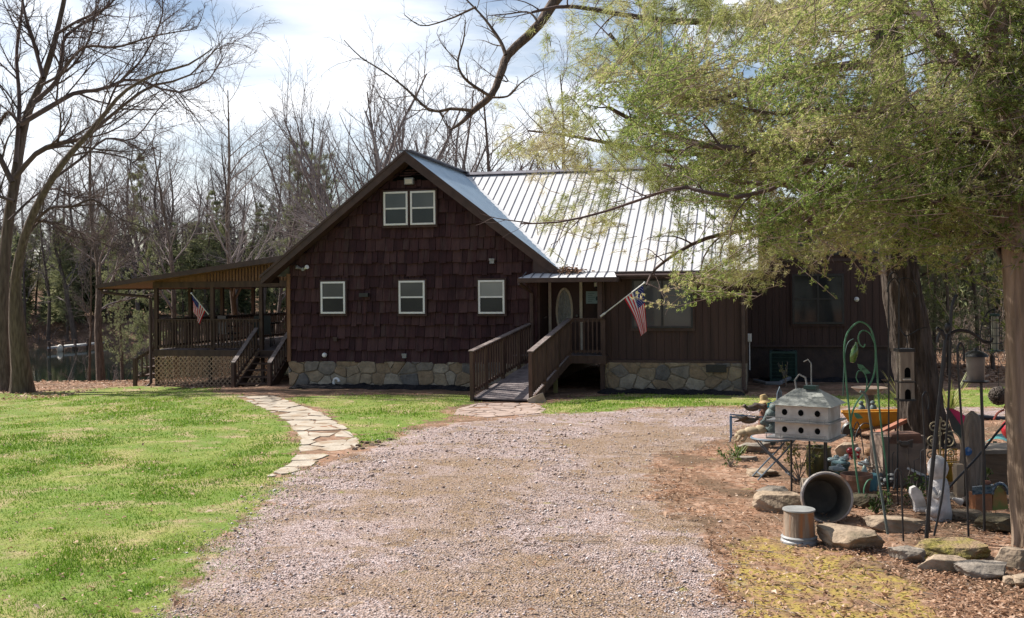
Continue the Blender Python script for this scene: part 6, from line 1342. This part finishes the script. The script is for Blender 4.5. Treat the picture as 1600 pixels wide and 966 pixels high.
# ---------------- statues and stump
m_wst = mat('white_plaster', (.60,.57,.56), (.42,.40,.39), sc=8, rough=.85, bump=.5, bsc=18, c3=(.30,.28,.26), sc3=6)
A = At(1462,822); an = thing('angel_statue', 'white weathered hooded figure statue at the foot of the black poles', 'statue', tuple(A.p0)); mm = A.s
b = MB(); b.lathe([(17*mm,0),(18*mm,8*mm),(15*mm,30*mm),(14*mm,52*mm),(11*mm,62*mm),(8*mm,66*mm)], A.p0, 20); b.ell(A.p(1460,744),(.12,.11,.15),16,noise=.04); b.tube(smooth([A.p(1450,775,-.1),A.p(1458,790,-.16),A.p(1466,782,-.15)],8),.035,8); b.ell(A.p(1452,812,-.08),(.09,.08,.07),10); b.build('body', m_wst, an, True)
A = At(1428,814); b = MB(); b.prism(A.l([(1424,812),(1441,812),(1440,797),(1434,780),(1425,772),(1418,775),(1417,784),(1423,797)]),fv*.07); b.ell(A.p(1432,808,.03),(.09,.07,.04),10); tag(b.build('statue_wing', m_wst), 'white curved wing shaped piece leaning left of the hooded statue', 'statue')
A = At(1402,764); b = MB(); b.prism(A.l([(1392,764),(1411,764),(1411,748),(1408,738),(1402,733),(1396,738),(1392,748)]),fv*.08); tag(b.build('small_headstone', m_wst), 'small white rounded stone tablet before the planter', 'ornament')
A = At(1508,792); r = random.Random(2); b = MB(); P_ = []; prof = [(0,.155),(.25,.15),(.5,.145),(.75,.14),(1,.125),(1.12,.09),(1.18,.02)]
for h, rr in prof:
    for j in range(22): t = 2*math.pi*j/22; g = 1+.10*math.sin(t*3+h*2)+.06*math.sin(t*7+h*4); P_.append(A.p0+V3((rr*g*math.cos(t)*.85,rr*g*math.sin(t),h*.95))+rv*(.04*h))
b.add(P_, [(i*22+j,i*22+(j+1)%22,(i+1)*22+(j+1)%22,(i+1)*22+j) for i in range(6) for j in range(22)]); sp_ = b.build('driftwood_stump', mat('driftwood',(.26,.20,.155),(.14,.11,.085),sc=4,st=(4,4,.5),bump=1.,bsc=7,dist=.04), None, True); tag(sp_, 'tall grey brown driftwood stump with a blue disc fixed to it', 'stump')
q = MB(); q.lathe([(0,.02),(.05,.015),(.055,0),(0,0)], A.p(1507,719,-.15), 16, M=(-fv).to_track_quat('Z','Y').to_matrix()); q.build('blue_disc', mat('blue_glass',(.01,.10,.28),rough=.15,spec=.9), sp_, True)
# ---------------- planter block, scroll trellis, basket, box planter
m_blk = mat('brown_block_stone', (.27,.20,.16), (.17,.125,.10), sc=6, rough=.9, bump=.9, bsc=12)
A = At(1400,772); b = MB(); ubox(b,A,1374,1442,694,772,.5,.3); tag(b.build('stone_planter', m_blk), 'rough brown stone block planter against the foot of the pine', 'planter')
b = MB(); b.prism(A.l([(1383,705),(1437,705),(1434,690),(1390,690)],.05),fv*.3); tag(b.build('terracotta_trough', mat('old_terracotta',(.30,.15,.10),(.20,.11,.08),sc=8,bump=.3)), 'old terracotta trough standing on the stone block planter', 'planter')
m_scr = mat('cream_iron', (.46,.38,.24), (.33,.26,.16), sc=12, rough=.6); A = At(1470,770); st_ = thing('scroll_trellis', 'cream wrought scroll panel standing behind the white statue', 'trellis', tuple(A.p0)); b = MB()
def spiral(cu, cv, r0, a0, turns, s=1, n=26): return [A.p(cu+s*(r0*(1-t*.85))*math.cos(a0+turns*6.28*t), cv-(r0*(1-t*.85))*math.sin(a0+turns*6.28*t)) for t in [k/n for k in range(n+1)]]
for cu, cv, r0, a0, s in ((1455,680,9,0,1),(1470,676,9,3.1,-1),(1452,703,9,1.5,1),(1477,703,10,1.5,-1),(1450,724,8,0,1),(1480,722,8,0,-1),(1462,668,6,4.7,1),(1463,690,6,1.5,1)): b.tube(spiral(cu,cv,r0,a0,1.4,s), .010, 5)
b.tube(smooth(A.l([(1470,690),(1482,687),(1493,695),(1498,712),(1499,740)]),16),.010,5); b.build('scroll', m_scr, st_, True); b = MB(); b.tube(A.l([(1464,668),(1464,770)]),.012,5); b.tube(A.l([(1445,735),(1499,735)]),.010,5); b.tube(A.l([(1446,735),(1446,768)]),.010,5); b.build('frame', m_scr, st_, True)
A = At(1478,765); m_yw = mat('yellow_wicker',(.50,.32,.04),(.38,.22,.03),sc=9,rough=.6); b = MB()
for k in range(8): b.tube(A.l([(1461+k*4,715),(1463+k*3.6,741)],-.1),.008,4)
for v in (716,724,733,741): b.tube(A.l([(1460,v),(1491,v-1)],-.1),.009,5)
for v in (716,741): b.tube(A.l([(1460,v),(1460,v,.2),(1491,v-1,.2),(1491,v-1,-.1)],0),.009,5) if 0 else None
ubox(b,A,1463,1489,738,742,.3,.05); b.tube([A.p(1476,741),(A.p0.x,A.p0.y,0)],.05,8); tag(b.build('yellow_basket', m_yw), 'yellow lattice basket on a short post behind the hooded statue', 'basket')
A = At(1565,784); bp_ = thing('planter_box', 'large brown wooden planter box left of the cedar trunk', 'planter', tuple(A.p0)); b = MB(); ubox(b,A,1531,1612,724,783,.55,.3); b.build('box', mat('brown_plank_box',(.17,.115,.075),(.11,.075,.05),sc=5,st=(.5,.5,3),bump=.5), bp_); b = MB(); ubox(b,A,1527,1616,718,724,.62,.3); b.build('rim', mat('greyed_board',(.26,.22,.18),(.18,.15,.12),sc=6), bp_)
# mosaic birdhouse
A = At(1540,818); mb_ = thing('mosaic_birdhouse', 'small orange house ornament with a glossy dark blue curved roof', 'birdhouse', tuple(A.p(1540,812))); zz_ = -.0
b = MB(); ubox(b,A,1518,1544,786,812,.18); b.build('wall', mat('orange_tile',(.36,.15,.07),(.24,.11,.06),sc=14,rough=.5), mb_); b = MB(); b.prism(A.l([(1544,812),(1569,810),(1566,784),(1556,774),(1546,782)],-.07),fv*.16); b.build('gable_end', mat('orange_green_tile',(.34,.16,.06),(.16,.20,.05),sc=9,rough=.5), mb_)
b = MB(); P_ = []; 
for k in range(9):
    t = math.pi*k/8; vv = 786-16*math.sin(t)*(1) ; oo = -.13+.26*(k/8)
    P_ += [A.p(1513,787-14*math.sin(t),oo), A.p(1546,785-15*math.sin(t),oo)]
b.add(P_, [(2*k,2*k+1,2*k+3,2*k+2) for k in range(8)]); P2_ = [A.p(1545+12.5*(1-math.cos(t))-1,787-17*math.sin(t),-.09) for t in [math.pi*k/8 for k in range(9)]]; b.tube(P2_,.02,6); b.build('roof', mat('glossy_blue_mosaic',(.03,.05,.07),(.09,.11,.13),sc=30,rough=.15,spec=.9,lo=.45,hi=.5), mb_, True)
b = MB(); b.ell(A.p(1537,768),(.045,.03,.03),10,noise=.1); tag(b.build('roof_bird', mat('rust_brown',(.26,.12,.08)), None, True), 'little rust brown bird perched on the mosaic house roof', 'ornament')
# balls, pots, pebbles
m_red = mat('red_glaze',(.42,.02,.03),(.34,.02,.03),sc=5,rough=.25,spec=.7)
A = At(1577,735); b = MB(); b.ell(A.p(1578,686),(17*A.s,17*A.s,17*A.s),20); b.tube([A.p(1578,700),(A.p0.x,A.p0.y,0)],.04,8); tag(b.build('gazing_ball', m_red, None, True), 'dark red gazing ball on a stand left of the cedar trunk', 'ornament')
A = At(1326,760); b = MB(); b.ell(A.p(1324,715),(.055,.05,.05),12); tag(b.build('red_toadstool', m_red, None, True), 'glossy red toadstool cap left of a smaller one', 'ornament'); b = MB(); b.ell(A.p(1336,713,.02),(.045,.045,.035),12); b.tube([A.p(1336,715),A.p(1336,726)],.02,8); b.tube([A.p(1324,716,0),A.p(1324,728)],.02,8) ; tag(b.build('mushroom_ornament', mat('red_white_glaze',(.42,.02,.03),(.7,.66,.64),sc=22,rough=.3,lo=.48,hi=.5), None, True), 'red and white toadstool beside the glossy red cap', 'ornament')
b = MB(); b.ell(A.p(1353,717,.1),(.07,.06,.06),12,noise=.03); tag(b.build('round_stone', mat('orange_stone',(.48,.29,.17),(.38,.22,.12),sc=8)), 'round orange tan stone beside the dark pebbles', 'rock')
def pot(u, v, r, h, lab, m, name='flower_pot', base=None, z=0.):
    A = At(u, v); b = MB(); c = A.p0+V3((0,0,z)); b.lathe([(0,.0),(r*.68,.0),(r*.72,.02),(r*.92,h*.8),(r*1.05,h*.81),(r*1.05,h),(r*.92,h),(r*.85,h*.8),(0,h*.78)], c, 22); return tag(b.build(name, m, None, True), lab, 'pot')
m_tc = mat('terracotta',(.26,.13,.085),(.17,.09,.06),sc=8,rough=.8,bump=.3); m_aq = mat('aqua_glaze',(.10,.26,.31),(.16,.32,.36),sc=9,rough=.35)
pot(1332,790,.19,.34,'wide brown terracotta bowl below the toadstools',m_tc); pot(1356,776,.10,.22,'small aqua blue pot right of the terracotta bowl',m_aq); pot(1308,762,.12,.28,'dark teal pot behind the tipped pot rim',mat('dark_teal',(.03,.075,.085),(.06,.11,.12),sc=9,rough=.4)); pot(1367,752,.13,.26,'dark pot behind the aqua blue pot',mat('charcoal_pot',(.04,.045,.05),rough=.5)); pot(1392,720,.12,.2,'grey shallow pot at the left side of the pine trunk',m_grey)
for i, (u, v, w_) in enumerate([(1306,733,.13),(1298,728,.10),(1313,727,.09),(1302,742,.12),(1345,735,.1)]):
    A = At(u, v+32); b = MB(); r = random.Random(i)
    b.ell(A.p(u,v),(w_*.9,.07,.035),12,noise=.12,seed=i); b.ell(A.p(u+4,v-3,.02),(w_*.4,.05,.04),10,noise=.1,seed=i); tag(b.build('glass_dish', mat('aqua_glass_%d' % i,(.10+.06*i,.17+.05*i,.19+.05*i),(.25,.32,.33),sc=9,rough=.3), None, True), ['scalloped aqua glass dish lying above the dark teal pot','pale glass leaf shape nearest the glazed jar','small blue glass bird beside the scalloped dish','white rimmed glass dish lowest of the glass pieces','clear glass ornament under the toadstools'][i], 'ornament')
m_peb = mat('river_pebble', (.16,.165,.17), (.28,.28,.28), sc=1.5, rough=.6); r = random.Random(31); b = MB()
for k in range(120): u = r.uniform(1358,1392); v = r.uniform(700,752); A_ = At(u, v+22); b.ell(A_.p0+V3((0,0,.05+r.uniform(0,.12))), (r.uniform(.035,.06),r.uniform(.03,.05),r.uniform(.02,.035)), 8, rz=r.uniform(0,3))
struct(tag(b.build('pebble_pile', m_peb, None, True), 'pile of grey river pebbles between the trellis and the stone planter', 'pebbles'), 'stuff')
# umbrella, teal cloth, pipe, red bird
A = At(1492,715); um = thing('garden_umbrella', 'folded pink and black umbrella right of the pine trunk', 'umbrella', tuple(A.p0)); b = MB(); b.prism(A.l([(1478,650),(1493,655),(1510,668),(1513,690),(1500,682)]),fv*.03); b.build('canopy', mat('pink_cloth',(.50,.03,.11),(.38,.03,.09),sc=9), um)
b = MB(); b.prism(A.l([(1475,652),(1478,650),(1500,682),(1510,692),(1498,700),(1484,684)],-.02),fv*.03); b.build('panel', m_black, um); b = MB(); p = A.p(1497,690); b.tube([p,(p.x,p.y,0)],.014,6); b.build('handle', m_black, um)
A = At(1560,722); b = MB(); pts = []
for k in range(13): t = k/12; pts += [A.p(1522+60*t, 714-14*math.sin(t*3.14), -.2), A.p(1535+50*t, 706-14*math.sin(t*3.14), .35)]
b.add(pts,[(2*k,2*k+1,2*k+3,2*k+2) for k in range(12)]); p = A.p(1550,704); b.tube([p,(p.x,p.y,0)],.03,6); tag(b.build('teal_tarp', mat('teal_canvas',(.03,.17,.17),(.06,.24,.24),sc=5,rough=.6), None, True), 'teal canvas draped over a low frame behind the planter box', 'tarp')
A = At(1579,775); b = MB(); b.prism(A.l([(1577,735),(1581,735),(1582,758),(1569,757)],-.1),fv*.1); b.tube([A.p(1576,757),(A.p(1576,757).x,A.p(1576,757).y,0)],.02,6); tag(b.build('teal_bell', mat('teal_paint',(.06,.16,.15),rough=.5)), 'teal wedge shaped ornament tucked beside the cedar trunk', 'ornament')
A = At(1555,672); b = MB(); b.tube(A.l([(1512,664),(1560,669),(1620,671)]),.05,8); tag(b.build('lawn_edging_pipe', m_black, None, True), 'black pipe lying along the grass behind the flower bed', 'pipe')
A = At(1572,700); b = MB(); b.ell(A.p(1577,655),(.09,.05,.06),12,rz=TH,noise=.05); b.ell(A.p(1568,651),(.04,.035,.04),8); b.prism(A.l([(1582,652),(1592,643),(1594,655),(1584,660)]),fv*.02); b.tube(smooth(A.l([(1565,655),(1555,660),(1549,670)]),8),.02,6); p = A.p(1577,660); b.tube([p,(p.x,p.y,0)],.012,6); tag(b.build('red_bird_stake', mat('dull_red',(.30,.06,.04),(.2,.06,.04),sc=9), None, True), 'dull red metal bird on a stake by the cedar trunk', 'ornament')
A = At(1290,706); b = MB(); b.tube(smooth(A.l([(1330,700),(1336,682),(1346,672),(1358,676),(1364,690),(1362,704)],.4),20),.010,5); tag(b.build('wire_loop', m_black, None, True), 'round black wire loop in front of the yellow wheelbarrow', 'ornament')
# ---------------- more odds and ends round the trunk
A = At(1430,768); b = MB(); b.beam(A.p(1412,742,-.1),A.p(1447,760,-.2),.10,.03); tag(b.build('board', m_white), 'short white board lying slantwise before the stone block planter', 'board')
A = At(1492,794); b = MB(); b.beam(A.p0,A.p(1492,738),.12,.09); tag(b.build('wood_post', mat('pale_post',(.42,.32,.22),(.32,.24,.17),sc=6,bump=.4)), 'short pale wooden post leaning on the driftwood stump', 'post')
A = At(1503,806); b = MB(); b.ell(A.p(1503,797),(.065,.06,.06),12,noise=.06); tag(b.build('iron_ball', m_brz, None, True), 'dark ball lying between the white statue and the mosaic house', 'ornament')
b = MB(); b.tube([A.p(1496,798),A.p(1482,792)],[.05,.015],9); tag(b.build('shell', m_wst, None, True), 'pale cone shaped shell beside the dark ball', 'ornament')
A = At(1357,770); rs = np.random.default_rng(55); P = run(np.repeat(np.array([A.p(1356,742)]),16,0), rs.normal(0,1,(16,3))+np.array([0,0,.5]), rs.uniform(.08,.22,16), 5, .03, .25, rs); V, F = tubes(P, taper(np.full(16,.016),5,.3), 5); tag(npmesh('root_ornament', V, F, m_twig2, None), 'pale twisted root standing in the aqua blue pot', 'ornament')
A = At(1330,775); b = MB(); b.lathe([(.05,0),(.06,.03),(.035,.12),(.045,.18),(.02,.26),(0,.28)], A.p(1345,770,-.1), 10); tag(b.build('glass_figure', mat('pale_green_glass',(.22,.30,.27),rough=.2,spec=.8), None, True), 'small pale green glass figure before the toadstools', 'ornament')
for i, (u, v, h, lab) in enumerate([(1425,790,.5,'thin dark stake before the stone planter, leftmost of its three'),(1433,795,.65,'tallest thin dark stake before the stone planter'),(1387,772,.45,'thin dark stake beside the river pebbles')]):
    A = At(u, v); b = MB(); b.tube([A.p0, A.p0+V3((.02*i-.02,0,h)), A.p0+V3((.04,0,h+.03))],.006,5); tag(b.build('garden_stake', m_black, None, True), lab, 'stake')
for i, (u, v, r_, lab) in enumerate([(1288,760,.09,'small dark flowerpot right of the glazed jar'),(1375,766,.08,'small rusty flowerpot under the river pebbles'),(1446,775,.10,'dark flowerpot left of the yellow basket'),(1520,800,.08,'small brown flowerpot behind the mosaic house')]):
    pot(u, v, r_, r_*1.7, lab, [m_black, m_tc, m_vg, m_brz][i])
shrub(1422,800,.35,.4,40,'low leafy weed at the foot of the white wing piece',15,.3); shrub(1362,812,.3,.5,40,'low leafy weed beside the dark mossy boulder',16,.2); shrub(1530,790,.4,.3,40,'thin leafy weed behind the mosaic house',17,.4); shrub(1135,735,.3,.5,40,'low green weed left of the round table',18,.3)
# ---------------- dock across the water
dk = thing('dock', 'pale low boat dock on the far side of the lake', 'dock', tuple(at(105,530,70)))
wz = -1.32; pL = gnd(72,531.5,wz+.25); pR = gnd(133,527.5,wz+.25); dd = V3((FX,FY,0))
b = MB(); b.prism([pL,pR,pR+dd*5,pL+dd*3.2],(0,0,.12)); b.build('deck', mat('pale_dock_boards',(.55,.54,.52),(.42,.41,.40),sc=1.5), dk)
for t in (0,.33,.66,1): b = MB(); p = V3(pL).lerp(V3(pR),t)+dd*.3; b.tube([p+Zz*.5,p-Zz*1.3],.11,8); b.build('pile', m_deckw, dk)
b = MB(); p = gnd(92,536,wz); b.ell(p+Zz*.2,(.22,.22,.3),10); tag(b.build('buoy', m_cream, None, True), 'small pale buoy floating in front of the dock', 'buoy')
